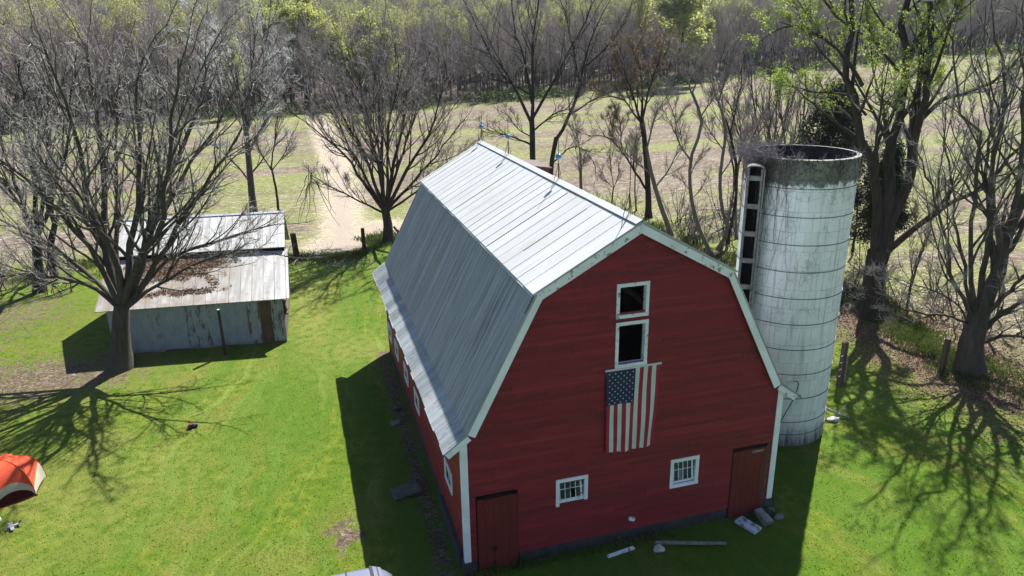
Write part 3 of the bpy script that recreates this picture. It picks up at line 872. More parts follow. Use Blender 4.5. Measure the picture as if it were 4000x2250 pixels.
# ================================================================= SHED
def shed_wall_mat():
    m = MT('corrugated_wall', 0.6, 0.4)
    x, y, z = m.sep()
    rust = m.attr('rust')
    n = m.noise(1.3, m.comb(m.math('MULTIPLY', x, 2.2), y, z), detail=7, rough=0.7)
    st = m.noise(1.0, m.comb(m.math('MULTIPLY', x, 14.0), 0.0, m.math('MULTIPLY', z, 0.7)), detail=5, rough=0.7)
    c = m.mix(m.step(n, 0.3, 0.7), (0.36, 0.42, 0.47), (0.27, 0.325, 0.37))
    c = m.mix(m.step(st, 0.5, 0.7, 0, 0.3), c, (0.50, 0.53, 0.54))
    rv = m.math('ADD', m.math('ADD', n, m.math('MULTIPLY', m.math('SUBTRACT', st, 0.5), 0.7)), m.math('MULTIPLY', rust, 0.55))
    rc_ = m.ramp(n, [(0.3, (0.060, 0.024, 0.016)), (0.55, (0.115, 0.058, 0.034)), (0.75, (0.20, 0.125, 0.07))])
    c = m.mix(m.step(rv, 0.66, 0.80), c, rc_)
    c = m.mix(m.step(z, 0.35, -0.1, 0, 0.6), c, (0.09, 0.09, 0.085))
    m.col(c)
    w = m.math('SINE', m.math('MULTIPLY', m.math('ADD', x, y), 82.0))
    m.bump(w, 0.5, 0.012)
    return m.mat
def shed_roof_mat():
    m = MT('shed_roof_sheet', 0.5, 0.4)
    x, y, z = m.sep()
    n = m.noise(0.7, detail=7, rough=0.68); n2 = m.noise(4, detail=6, rough=0.7)
    st = m.noise(1.0, m.comb(m.math('MULTIPLY', x, 3.2), m.math('MULTIPLY', y, 0.3), 0.0), detail=6, rough=0.65)
    c = m.mix(m.step(st, 0.38, 0.62), (0.56, 0.58, 0.59), (0.38, 0.385, 0.385))
    br = m.math('MULTIPLY', m.step(x, -0.2, -4.0), m.step(y, 3.9, 3.0))
    c = m.mix(m.math('MULTIPLY', br, m.step(n, 0.32, 0.56, 0.1, 0.75)), c, (0.27, 0.22, 0.175))
    c = m.mix(m.step(m.math('ADD', n2, m.math('MULTIPLY', n, 0.5)), 0.80, 0.92, 0.0, 0.7), c, (0.36, 0.28, 0.20))
    m.col(c); m.b.inputs['Metallic'].default_value = 0.1
    m.bump(n2, 0.2, 0.01)
    return m.mat
M_SHW = shed_wall_mat(); M_SHR = shed_roof_mat()
SHED = empty('metal_shed', (-11.14, 21.39, -0.5), R(-5.563), label='low rusty corrugated metal shed with a stepped pale tin roof behind the maple', cat='shed')
rust = [0.0, 0.0, 0.0, 0.22, 0.03, 0.0, 0.30, 0.28, 0.15, 0.03, 0.05, 0.32, 1.1, 0.36]
V = []; Fq = []; ra = []
n_p = len(rust); wdt = 9.05 / n_p
for i in range(n_p):
    x0 = -9.05 + i * wdt; x1 = x0 + wdt + 0.02; off = -0.012 * (i % 2); zb = random.uniform(0.0, 0.12)
    zs = np.linspace(zb, 2.72, 2)
    k = len(V)
    for z in zs:
        V += [(x0, off, z), (x1, off, z)]; ra += [rust[i]] * 2
    Fq.append((k, k + 1, k + 3, k + 2))
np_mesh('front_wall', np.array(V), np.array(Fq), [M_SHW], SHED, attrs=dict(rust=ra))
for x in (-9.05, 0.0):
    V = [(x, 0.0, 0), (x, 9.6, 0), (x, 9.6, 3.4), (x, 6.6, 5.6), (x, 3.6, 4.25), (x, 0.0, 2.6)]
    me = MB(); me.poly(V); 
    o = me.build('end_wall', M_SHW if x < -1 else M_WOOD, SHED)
me = MB(); me.quad((-9.05, 9.6, 0), (0, 9.6, 0), (0, 9.6, 3.5), (-9.05, 9.6, 3.5)); me.build('back_wall', M_SHW, SHED)
me = MB()
for i in range(7): me.bx(-0.0 + 0.005, 0.16 + random.uniform(0, 0.08), 0.25, 0.25 + random.uniform(1.2, 3), 1.55 + i * 0.13, 1.63 + i * 0.13)
me.build('stacked_boards', M_WOOD, SHED)
me = MB(); me.bx(-9.05, 0.0, -0.01, 0.12, -0.3, 0.05); me.build('sill_beam', M_WOOD, SHED)
def shed_panel(name, ya, za, yb, zb, x0, x1, pitch=0.61):
    mb = MB(); sl = (zb - za) / (yb - ya)
    d = Vector((0, yb - ya, zb - za)).normalized(); nn = Vector((0, -d.z, d.y))
    mb.slab((x0, ya, za), (x1, ya, za), (x1, yb, zb), (x0, yb, zb), tuple(-nn * 0.05))
    x = x0 + 0.05
    while x < x1:
        q = nn * 0.003; w = 0.028
        mb.slab(tuple(Vector((x, ya, za)) + q), tuple(Vector((x + w, ya, za)) + q), tuple(Vector((x + w, yb, zb)) + q), tuple(Vector((x, yb, zb)) + q), tuple(nn * 0.024))
        x += pitch * random.uniform(0.97, 1.03)
    return mb.build(name, M_SHR, SHED)
lower = shed_panel('lower_roof', -0.22, 2.66, 3.75, 4.43, -9.55, 0.42)
upper = shed_panel('upper_roof', 3.52, 4.62, 6.75, 6.02, -9.35, 0.30, 0.44)
shed_panel('rear_roof', 9.9, 3.4, 6.76, 6.02, -9.35, 0.30)
me = MB(); me.bx(-9.3, 0.25, 3.62, 3.66, 4.2, 4.56); me.build('step_shade', M_DARK, SHED)  # black strip below the upper roof edge, the step's shade painted as colour
me = MB()
me.slab((-9.37, 6.60, 5.99), (0.32, 6.60, 5.99), (0.32, 6.76, 6.07), (-9.37, 6.76, 6.07), (0, 0, 0.02))
me.slab((-9.37, 6.76, 6.07), (0.32, 6.76, 6.07), (0.32, 6.95, 5.95), (-9.37, 6.95, 5.95), (0, 0, 0.02))
me.build('ridge_cap', simple('blue_grey_cap', (0.40, 0.45, 0.52), 0.5, 0.2), upper)

for o in SHED.children_recursive:                 # the whole shed is out of square
    for v_ in o.data.vertices: v_.co.x -= 0.08 * v_.co.y
# dead leaves lying on the lower roof
M_LEAF = MT('dead_leaf', 0.85, 0.2)
M_LEAF.col(M_LEAF.ramp(M_LEAF.noise(9, detail=2), [(0.3, (0.10, 0.055, 0.035)), (0.5, (0.20, 0.125, 0.085)), (0.7, (0.34, 0.235, 0.17))]))
M_LEAF = M_LEAF.mat
def leaf_quads(P, N, size, up=0.5, seed=3):
    """P centres, N surface normals -> bent leaf quads"""
    r = np.random.default_rng(seed); n = len(P)
    nn = N + r.normal(0, up, (n, 3)); nn /= np.linalg.norm(nn, axis=1)[:, None]
    a = r.normal(0, 1, (n, 3)); u = np.cross(nn, a); u /= np.linalg.norm(u, axis=1)[:, None]; w = np.cross(nn, u)
    s = size * r.uniform(0.6, 1.4, (n, 1)); t = s * r.uniform(0.5, 0.9, (n, 1))
    V = np.stack([P - u * s, P - w * t, P + u * s, P + w * t], 1).reshape(-1, 3)
    return V, np.arange(n * 4).reshape(n, 4)
r_ = np.random.default_rng(11)
lx = r_.uniform(-8.9, -2.2, 26000); ly = r_.uniform(0.1, 3.7, 26000)
den = np.exp(-((lx + 5.9) / 1.9) ** 2 - ((ly - 2.75) / 0.95) ** 2) * 1.5 + np.exp(-((lx + 3.7) / 1.0) ** 2 - ((ly - 3.0) / 0.35) ** 2) * 0.9 + np.exp(-((lx + 3.6) / 0.8) ** 2 - ((ly - 1.3) / 0.5) ** 2) * 0.5 + np.exp(-((lx + 5.2) / 1.6) ** 2 - ((ly - 0.75) / 0.22) ** 2) * 0.9 + np.exp(-((lx + 7.6) / 0.9) ** 2 - ((ly - 0.9) / 0.7) ** 2) * 0.6
den -= 0.30 + 0.28 * smooth_noise(lx, ly * 1.3, 4.0)
k = r_.uniform(0, 1, 26000) < np.clip(den, 0, 1)
lx, ly = lx[k], ly[k]
lz = 2.66 + (ly + 0.22) * (1.77 / 3.97) + 0.02 + r_.uniform(0, 0.04, len(lx))
Vl, Fl = leaf_quads(np.stack([lx - 0.08 * ly, ly, lz], 1), np.array([0, -0.41, 0.91]), 0.052, 0.5)
ca_, sa_ = math.cos(R(-5.563)), math.sin(R(-5.563))
o = np_mesh('fallen_leaves', Vl, Fl, [M_LEAF]); o.location = SHED.location; o.rotation_euler = SHED.rotation_euler
tag(o, 'drift of brown dead leaves lying on the lower shed roof', 'leaves', kind='stuff')

# post in front of the shed
M_POST = simple('dark_post', (0.040, 0.032, 0.026), 0.95, 0.4, 8.0, bump=0.01)
def post(name, x, y, h, w, label, mat=M_POST, group=None, rz=0.0, lean=0.0, top=None):
    mb = MB(); z = ground_z(x, y)
    mb.box((0, 0, h / 2 - 0.15), (w, w, h + 0.3), jit=0.006)
    o = mb.build(name, mat, bevel=0.012)
    o.location = (x, y, z); o.rotation_euler = (0, lean, rz)
    tag(o, label, 'post', group)
    if top:
        t = MB(); t.box((0, 0, h + 0.012), (w * 0.86, w * 0.86, 0.02)); t.build('post_top', top, o)
    return o
def pole_mat():
    m = MT('timber_pole', 0.85, 0.2); z = m.sep()[2]
    m.col(m.ramp(m.noise(9, detail=5), [(0.3, (0.035, 0.028, 0.018)), (0.7, (0.075, 0.06, 0.04))])); return m.mat
post('timber_post', -14.37, 20.62, 2.6, 0.15, 'square timber post with a pale cut top standing before the shed wall', pole_mat(), rz=0.15, top=simple('cut_end', (0.52, 0.47, 0.28), 0.8))
post('fence_post', -5.3, 38.85, 1.95, 0.24, 'black squared fence post between the track and the round maple', rz=0.25)
post('fence_post', -10.5, 38.1, 2.15, 0.34, 'thick dark fence post close to the right end of the shed', rz=0.4, lean=-0.06)
post('fence_post', 20.33, 7.3, 1.75, 0.21, 'grey brown fence post at the foot of the leaning maple', M_WOOD, rz=0.1, lean=0.03)
p4 = post('fence_post', 14.5, 7.5, 2.3, 0.22, 'weathered fence post with wire insulators right behind the silo', M_WOOD, rz=0.2)
mb = MB()
for z in (0.6, 0.95, 1.3, 1.65):
    mb = MB(); mb.tube([(-0.105, -0.05, z), (-0.26, -0.08, z)], 0.022, 6); mb.build('insulator', M_WHITE, p4)

mb = MB(); mb.bx(0.112, 0.15, -0.16, 0.1, 0.25, 1.55); mb.build('nailed_board', M_GREYWOOD, p4)
mb = MB(); mb.tube([(-2.55, 41.4, 0.75), (-1.7, 40.9, -0.5)], [0.10, 0.12], 6); tag(mb.build('leaning_log', M_POST), 'dark log leaning against the foot of the round maple', 'log')
mb = MB(); mb.tube([(11.55, 5.3, 0.1), (12.1, 5.0, -0.2), (12.75, 4.7, -0.46)], [0.07, 0.06, 0.05], 6)
mb.tube([(12.3, 4.9, -0.28), (12.8, 5.05, 0.0)], [0.035, 0.015], 5)
tag(mb.build('fallen_branch', M_GREYWOOD), 'bare grey branch propped on the grass by the silo foot', 'branch')
def rock(name, loc, size, mat, label, cat='stone', seed=1, flat=1.0, rz=0.0, group=None):
    bm = bmesh.new(); bmesh.ops.create_icosphere(bm, subdivisions=3, radius=1)
    r = random.Random(seed)
    offs = [(Vector((r.uniform(-1, 1), r.uniform(-1, 1), r.uniform(-1, 1))).normalized(), r.uniform(0.55, 0.95)) for _ in range(9)]
    for v in bm.verts:
        for n, d in offs:
            t = v.co.dot(n)
            if t > d: v.co -= n * (t - d)
        v.co.x *= size[0]; v.co.y *= size[1]; v.co.z *= size[2]
    me = bpy.data.meshes.new(name); bm.to_mesh(me); bm.free(); me.materials.append(mat)
    o = bpy.data.objects.new(name, me); COL.objects.link(o); o.location = loc; o.rotation_euler = (0, 0, rz)
    return tag(o, label, cat, group)
M_ROCK = simple('field_stone', (0.17, 0.16, 0.15), 0.9, 0.35, 3.0, bump=0.02)
M_PALE = simple('pale_stone', (0.62, 0.60, 0.57), 0.85, 0.2, 4.0, bump=0.01)
M_SLAB = simple('mossy_slab', (0.10, 0.098, 0.095), 0.95, 0.4, 4.0, bump=0.02)
rock('stone', (12.0, 4.75, -0.45), (0.34, 0.24, 0.14), M_PALE, 'pale flat stone on sunny grass at the silo foot', seed=4)
rock('stone', (0.80, -0.82, -0.42), (0.20, 0.17, 0.14), M_PALE, 'pale rounded stone under the end of the long plank', seed=9)
rock('stone', (-6.45, 10.2, -0.42), (0.30, 0.24, 0.15), M_ROCK, 'tan rock in the shade beside the barn side wall', seed=12)
rock('stone', (-6.25, 11.6, -0.42), (0.30, 0.22, 0.13), M_SLAB, 'dark rock in the shade near the far side windows', seed=14)
mb = MB(); mb.box((0, 0, 0), (1.05, 0.80, 0.16), jit=0.05); o = mb.build('stone_slab', M_SLAB, bevel=0.03); o.location = (-6.75, 4.9, -0.42); o.rotation_euler = (0.03, -0.05, 0.2)
tag(o, 'large flat grey slab lying beside the barn side wall', 'slab')
def peel():
    m = MT('flaking_panel', 0.7, 0.3); n = m.noise(4.5, detail=6, rough=0.7)
    m.col(m.mix(m.step(n, 0.52, 0.58), (0.58, 0.62, 0.72), (0.17, 0.17, 0.17))); return m.mat
mb = MB(); mb.box((0, 0, 0), (0.42, 0.80, 0.10), jit=0.012); o = mb.build('painted_slab', peel(), bevel=0.012); o.location = (4.28, -0.58, -0.42); o.rotation_euler = (0.05, 0, 0.42)
tag(o, 'flaking white painted slab lying below the right barn door', 'slab')
mb = MB(); mb.box((0, 0, 0), (0.30, 0.62, 0.26), jit=0.03); o = mb.build('concrete_block', M_CONC, bevel=0.02); o.location = (4.98, -0.42, -0.36); o.rotation_euler = (0.25, 0, 0.15)
tag(o, 'grey concrete block tipped against the right barn door', 'block')
rock('stone', (5.55, -0.45, -0.44), (0.22, 0.14, 0.11), M_ROCK, 'small grey stone beside the concrete block at the barn corner', seed=21)
rock('stone', (5.48, -0.12, -0.40), (0.24, 0.18, 0.14), M_ROCK, 'grey stone against the right foundation corner', seed=23)
mb = MB(); mb.box((0, 0, 0), (1.02, 0.115, 0.05), jit=0.006); o = mb.build('plank', M_WHITE2); o.location = (-0.45, -0.56, -0.45); o.rotation_euler = (0, 0, 0.16)
tag(o, 'short peeling white plank on shaded grass before the barn', 'plank')
mb = MB(); mb.box((0, 0, 0), (2.35, 0.105, 0.06), jit=0.006); o = mb.build('plank', M_GREYWOOD); o.location = (1.9, -0.9, -0.37); o.rotation_euler = (0, 0.02, -0.29)
tag(o, 'long grey plank on the grass before the barn, one end on a stone', 'plank')

# ================================================================= TENT (right half in view)
def fabric(name, c, c2=None):
    m = MT(name, 0.75, 0.2)
    n = m.noise(2.5, detail=4)
    m.col(m.ramp(n, [(0.3, tuple(x * 0.85 for x in c)), (0.7, c)])); m.bump(m.noise(7, detail=3), 0.25, 0.02)
    tr = m.n.new('ShaderNodeBsdfTranslucent'); m.put(tr.inputs['Color'], m.c)
    mx = m.n.new('ShaderNodeMixShader'); mx.inputs[0].default_value = 0.22
    m.t.links.new(m.b.outputs[0], mx.inputs[1]); m.t.links.new(tr.outputs[0], mx.inputs[2])
    m.t.links.new(mx.outputs[0], m.n['Material Output'].inputs['Surface'])
    return m.mat
M_OR = fabric('orange_nylon', (0.80, 0.115, 0.050)); M_RD = fabric('dark_red_nylon', (0.32, 0.022, 0.020)); M_BG = fabric('beige_nylon', (0.66, 0.63, 0.49))
M_TIN = fabric('tent_inside', (0.05, 0.012, 0.012))
tent = empty('dome_tent', (-21.30, 9.52, ground_z(-21.3, 9.52)), R(31), label='orange and beige dome tent with dark open doorway on the sunny lawn', cat='tent')
TS, TH = 0.66, 1.38                               # half a side of the six-sided floor, height
def dome_face(k, t, s):
    """face k of six, s -1..1 across, t 0..1 from the ground up to the apex"""
    half = max(0.0, math.cos(t * math.pi / 2)) ** 0.72
    x = s * TS * half; y = -TS * 1.732 * half * (1 - 0.05 * (1 - s * s))
    z = TH * math.sin(t * math.pi / 2) ** 1.0 * (1 - 0.05 * (1 - s * s) * (1 - t))
    a = k * math.pi / 3
    return (x * math.cos(a) - y * math.sin(a), x * math.sin(a) + y * math.cos(a), z)
def band(k, lo, hi, mat, name, n=14, rows=6, skip=None):
    mb = MB()
    for i in range(n):
        s0, s1 = -1 + 2 * i / n, -1 + 2 * (i + 1) / n
        for j in range(rows):
            q = []
            for s_, u in ((s0, j / rows), (s1, j / rows), (s1, (j + 1) / rows), (s0, (j + 1) / rows)):
                q.append(dome_face(k, lo(s_) + (hi(s_) - lo(s_)) * u, s_))
            mb.quad(*q)
    return mb.build(name, mat, tent, smooth=True)
door_top = lambda s: 0.02 + 0.20 * (1 - s * s) ** 0.6
band_top = lambda s: 0.17 + 0.21 * (1 - s * s) ** 0.8
for k in range(6):
    if k == 0:
        band(0, door_top, band_top, M_BG, 'beige_band'); band(0, band_top, lambda s: 1.0, M_OR, 'fly', rows=9)
    else:
        lo = (lambda s: 0.24 + 0.12 * s) if k == 1 else (lambda s: 0.30)
        band(k, lambda s: 0.0, lo, M_BG, 'beige_band'); band(k, lo, lambda s: 1.0, M_OR, 'fly', rows=9)
mb = MB(); mb.poly([dome_face(k, 0.02, -0.99) for k in range(6)]); mb.build('groundsheet', M_TIN, tent)
for k in range(3):
    mb = MB(); pts = [dome_face(k, t, -1.0) for t in np.linspace(0, 0.995, 12)] + [dome_face(k + 3, t, -1.0) for t in np.linspace(0.995, 0, 12)]
    mb.tube([(p[0] * 1.006, p[1] * 1.006, p[2] + 0.006) for p in pts], 0.010, 6); mb.build('tent_pole', M_OR, tent)
mb = MB(); mb.tube([tuple(np.array(dome_face(0, 0.012, s)) + np.array([0, -0.02, 0.0])) for s in np.linspace(-1, 1, 9)], 0.020, 6); mb.build('doorway_hem', M_OR, tent)
mb = MB(); mb.box((TS, -TS * 1.75, 0.03), (0.10, 0.06, 0.05)); mb.build('corner_peg', M_IRON, tent)

# ================================================================= things on the lawn
def ball_toy():
    m = MT('green_ball', 0.35, 0.5); z = m.sep()[2]
    m.col(m.mix(m.step(m.math('SINE', m.math('MULTIPLY', z, 34.0)), -0.2, 0.2), (0.05, 0.42, 0.22), (0.75, 0.80, 0.82))); return m.mat
mb = MB(); mb.lathe([(0.001 + 0.155 * math.sin(t), -0.155 * math.cos(t)) for t in np.linspace(0.0, math.pi, 15)], sides=24)
o = mb.build('ball', ball_toy(), smooth=True); o.location = (-20.92, 7.30, ground_z(-20.92, 7.3) + 0.15); o.rotation_euler = (0.6, 0.3, 0)
tag(o, 'green and white play ball on the grass below the tent', 'ball')
toy = empty('toy_plane', (-20.27, 6.85, ground_z(-20.27, 6.85)), 0.5, label='small grey and white toy plane lying on the grass below the tent', cat='toy')
mt_w = simple('toy_white', (0.36, 0.36, 0.40), 0.5, 0.1); mt_g = simple('toy_grey', (0.13, 0.13, 0.15), 0.5, 0.2)
mb = MB(); mb.tube([(-0.20, 0, 0.07), (-0.12, 0, 0.08), (0.05, 0, 0.08), (0.24, 0, 0.10)], [0.02, 0.06, 0.05, 0.015], 8); mb.build('fuselage', mt_w, toy, smooth=True)
mb = MB(); mb.slab((-0.10, -0.25, 0.07), (0.0, -0.25, 0.07), (0.03, 0.25, 0.10), (-0.10, 0.25, 0.10), (0, 0, 0.018)); mb.build('wing', mt_w, toy)
mb = MB(); mb.slab((0.17, -0.10, 0.10), (0.25, -0.10, 0.10), (0.25, 0.10, 0.11), (0.17, 0.10, 0.11), (0, 0, 0.012)); mb.slab((0.17, -0.005, 0.11), (0.25, -0.005, 0.11), (0.26, -0.005, 0.2), (0.22, -0.005, 0.2), (0, 0.01, 0)); mb.build('tail', mt_g, toy)
mb = MB(); mb.box((-0.20, 0, 0.07), (0.02, 0.2, 0.025)); mb.box((-0.12, -0.1, 0.02), (0.1, 0.03, 0.04)); mb.build('propeller', mt_g, toy)
toy = empty('toy_car', (-15.06, 12.48, ground_z(-15.06, 12.48)), 0.45, label='small red and navy toy car tipped on the lawn', cat='toy')
toy.scale = (0.8, 0.8, 0.8)
M_TR = simple('toy_red', (0.26, 0.012, 0.03), 0.35, 0.1); M_TB = simple('toy_navy', (0.018, 0.022, 0.09), 0.35, 0.2); M_TL = simple('toy_light', (0.10, 0.14, 0.30), 0.4, 0.1)
mb = MB(); mb.prism([(-0.24, 0.06), (0.24, 0.06), (0.27, 0.13), (0.22, 0.18), (-0.20, 0.18), (-0.26, 0.12)], -0.12, 0.12); mb.build('body', M_TB, toy, bevel=0.02)
mb = MB(); mb.prism([(-0.19, 0.181), (0.07, 0.181), (0.02, 0.27), (-0.14, 0.27)], -0.10, 0.10); mb.build('cabin', M_TR, toy, bevel=0.02)
mb = MB(); mb.bx(0.09, 0.24, -0.08, 0.08, 0.182, 0.21); mb.build('bonnet', M_TL, toy, bevel=0.01)
for sx in (-0.15, 0.15):
    for sy in (-0.13, 0.13):
        mb = MB(); mb.tube([(sx, sy - 0.02, 0.06), (sx, sy + 0.02, 0.06)], 0.06, 12); mb.build('wheel', M_IRON, toy)
mb = MB(); mb.tube([(-15.35, 13.55, -0.42), (-15.0, 13.7, -0.41), (-14.6, 13.95, -0.42)], [0.012, 0.012, 0.008], 5)
tag(mb.build('straw_stalk', simple('straw', (0.50, 0.47, 0.24), 0.9)), 'pale straw stalk on the lawn just beyond the toy car', 'stalk')

# ================================================================= CAR (only the far roof edge is in the picture)
def car_paint():
    m = MT('silver_lilac_paint', 0.28, 0.5, 0.25); m.col((0.22, 0.235, 0.33)); m.b.inputs['Coat Weight'].default_value = 0.5; return m.mat
M_CAR = car_paint(); M_TYRE = simple('tyre', (0.02, 0.02, 0.02), 0.9); M_RUB = simple('rubber_seal', (0.03, 0.03, 0.035), 0.7)
car = empty('parked_car', (-10.1, -1.68, -0.5), R(3), label='silver lilac van whose roof end shows at the bottom edge', cat='car')
def car_section(x):
    """half outline (y,z) at length x"""
    t = (x + 2.35) / 4.7
    roof = 1.74 - 0.04 * ((x - 0.4) / 1.6) ** 2
    if x < -0.9: roof = 1.72 - (-0.9 - x) * 0.85 if x > -1.75 else 1.0 - (-1.75 - x) * 0.22
    if x > 1.75: roof = 1.69 - (x - 1.75) ** 1.5 * 1.05
    belt = min(0.98, roof - 0.02); w = 0.92 - 0.10 * max(0, (abs(x) - 1.9)) ** 1.2
    top = w - 0.22 if roof > 1.2 else w - 0.10
    return [(0, 0.28), (w - 0.12, 0.28), (w, 0.42), (w + 0.01, 0.70), (w - 0.02, belt), (top + 0.05, max(belt, roof - 0.14)), (top - 0.03, max(belt + .005, roof - 0.035)), (top - 0.16, max(belt + .01, roof)), (0, max(belt + .015, roof + 0.02))]
mb = MB(); xs = np.linspace(-2.35, 2.25, 30); secs = []
for x in xs:
    h = car_section(x); ring = [(x, y, z) for y, z in h] + [(x, -y, z) for y, z in h[-2:0:-1]]
    secs.append(ring)
K = len(secs[0])
for r0_ in secs: mb.v += r0_
for i in range(len(secs) - 1):
    for j in range(K):
        a = i * K + j; b = i * K + (j + 1) % K; mb.f.append((a, b, b + K, a + K)); mb.m.append(0)
mb.f.append(tuple(range(K))); mb.m.append(0); mb.f.append(tuple(range((len(secs) - 1) * K, len(secs) * K))); mb.m.append(0)
mb.build('body', M_CAR, car, smooth=True)
def arch(mb, x, w, lift, m=0, n=12, half=0.70):
    for i in range(n):
        y0 = -half + 2 * half * i / n; y1 = -half + 2 * half * (i + 1) / n
        def zz(xx, y):
            r = car_section(xx)[-1][1]
            return r + lift - 0.022 * (y / half) ** 2 - 0.05 * max(0, abs(y) / half - 0.75)
        mb.slab((x, y0, zz(x, y0)), (x + w, y0, zz(x + w, y0)), (x + w, y1, zz(x + w, y1)), (x, y1, zz(x, y1)), (0, 0, 0.012))
mb = MB(); arch(mb, 0.95, 0.03, 0.0); mb.build('roof_seam', M_RUB, car)
mb = MB(); arch(mb, 1.62, 0.07, 0.002); mb.build('hatch_gap', M_RUB, car)
mb = MB(); arch(mb, 1.70, 0.24, 0.012, half=0.66); sp = mb.build('spoiler', M_CAR, car)
mb = MB(); arch(mb, 1.83, 0.018, 0.022, half=0.64); mb.build('spoiler_crease', M_RUB, sp)
for s in (-1, 1):
    mb = MB(); mb.slab((-0.75, s * 0.885, 1.05), (1.75, s * 0.885, 1.05), (1.6, s * 0.765, 1.56), (-0.55, s * 0.765, 1.56), (0, s * 0.012, 0)); mb.build('side_window', M_GLASS, car)
mb = MB(); mb.slab((-1.72, -0.66, 1.05), (-1.72, 0.66, 1.05), (-1.02, 0.60, 1.63), (-1.02, -0.60, 1.63), (-0.012, 0, 0.012)); mb.build('windscreen', M_GLASS, car)
for x in (-1.45, 1.35):
    for s in (-1, 1):
        mb = MB(); mb.tube([(x, s * 0.72, 0.32), (x, s * 0.94, 0.32)], 0.32, 20); w = mb.build('wheel', M_TYRE, car)
        mb = MB(); mb.tube([(x, s * 0.935, 0.32), (x, s * 0.955, 0.32)], 0.19, 16); mb.build('rim', M_CAR, w)
for s in (-1, 1):
    mb = MB(); mb.box((-2.30, s * 0.62, 0.72), (0.1, 0.32, 0.16)); mb.build('headlight', M_WHITE, car, bevel=0.03)
    mb = MB(); mb.box((2.22, s * 0.72, 0.95), (0.08, 0.16, 0.34)); mb.build('tail_light', M_RD, car, bevel=0.02)

# ================================================================= FLAG
def cloth(name, c):
    m = MT(name, 0.85, 0.15); n = m.noise(2.0, detail=4)
    m.col(m.ramp(n, [(0.3, tuple(x * 0.82 for x in c)), (0.7, c)])); m.bump(m.noise(60, detail=2), 0.2, 0.002); return m.mat
M_FR = cloth('flag_red', (0.44, 0.045, 0.075)); M_FW = cloth('flag_white', (0.78, 0.81, 0.82)); M_FB = cloth('flag_blue', (0.040, 0.052, 0.115)); M_FS = cloth('flag_star', (0.66, 0.70, 0.75))
flag = empty('hanging_flag', (0, 0, 0), R(0.72), label='striped and starred flag hanging vertically on the red gable below the hay door', cat='flag')
FW0, FW1, FZT, FZB = -0.955, 0.875, 5.90, 3.06
def flag_pt(u, v, out=0.0):
    """u 0..1 across, v 0..1 downward"""
    x = FW0 + (FW1 - FW0) * u
    x += (0.07 * (0.5 - u) * 2 - 0.02) * v * 1.0
    z = FZT - (FZT - FZB) * v + 0.05 * u * v * 0 
    y = -0.075 - 0.040 * math.sin(u * 15 + v * 2.3) * v - 0.022 * math.sin(u * 29 + 3 * v) * v - 0.02 * math.sin(u * 6 + v * 5) * v - 0.006 * math.sin(v * 9 + u * 4) - 0.03 * v
    x += 0.012 * math.sin(v * 6 + u * 14) * v
    return (x, y - out, z)
mb = MB(); CN = 7 / 13; CV = 0.40
NU, NV = 52, 44
for i in range(NU):
    for j in range(NV):
        u0, u1, v0, v1 = i / NU, (i + 1) / NU, j / NV, (j + 1) / NV
        s = int((u0 + u1) / 2 * 13)
        m = 0 if s % 2 == 0 else 1
        if (u0 + u1) / 2 < CN and (v0 + v1) / 2 < CV: m = 2
        mb.quad(flag_pt(u0, v0), flag_pt(u0, v1), flag_pt(u1, v1), flag_pt(u1, v0), m)
mb.build('cloth', [M_FR, M_FW, M_FB], flag)
mb = MB()
for rI in range(11):
    cnt = 5 if rI % 2 == 0 else 4
    for cI in range(cnt):
        u = CN * ((0.1 if cnt == 5 else 0.2) + 0.2 * cI) + 0.006
        vv = 0.045 * CV * 1.0 + CV * (0.045 + 0.91 * rI / 10 * 0.96)
        cx0, cy0, cz0 = flag_pt(u, vv, 0.006)
        pts = []
        for q in range(10):
            rad = 0.036 if q % 2 == 0 else 0.0145
            a = math.pi / 2 + q * math.pi / 5
            pts.append((cx0 + rad * math.cos(a), cy0, cz0 + rad * math.sin(a)))
        for q in range(10): mb.poly([(cx0, cy0, cz0), pts[q], pts[(q + 1) % 10]])
mb.build('stars', M_FS, flag)
mb = MB()
for i in range(13):
    a, b = i / 13, (i + 1) / 13
    p, q = flag_pt(a, 0), flag_pt(b, 0)
    mb.slab((p[0] - (0.03 if i == 0 else 0), p[1] - 0.008, p[2] - 0.004), (q[0] + (0.04 if i == 12 else 0), q[1] - 0.008, q[2] - 0.004), (q[0] + (0.04 if i == 12 else 0), q[1] - 0.008, q[2] + 0.062), (p[0] - (0.03 if i == 0 else 0), p[1] - 0.008, p[2] + 0.062), (0, 0.016, 0))
mb.build('header_band', M_FW, flag)

# ================================================================= TREES: growing machinery
def nrmz(a):
    return a / np.maximum(np.linalg.norm(a, axis=-1, keepdims=True), 1e-9)

def resample(pl, n):
    pl = np.array(pl, float)
    # Catmull-Rom through the control points, then even spacing
    P = np.vstack([2 * pl[0] - pl[1], pl, 2 * pl[-1] - pl[-2]])
    out = []
    for i in range(1, len(P) - 2):
        p0, p1, p2, p3 = P[i - 1:i + 3]
        for t in np.linspace(0, 1, 12, endpoint=False):
            out.append(0.5 * ((2 * p1) + (-p0 + p2) * t + (2 * p0 - 5 * p1 + 4 * p2 - p3) * t * t + (-p0 + 3 * p1 - 3 * p2 + p3) * t ** 3))
    out.append(P[-2]); out = np.array(out)
    L = np.concatenate([[0], np.cumsum(np.linalg.norm(np.diff(out, axis=0), axis=1))])
    s = np.linspace(0, L[-1], n)
    return np.stack([np.interp(s, L, out[:, k]) for k in range(3)], 1)

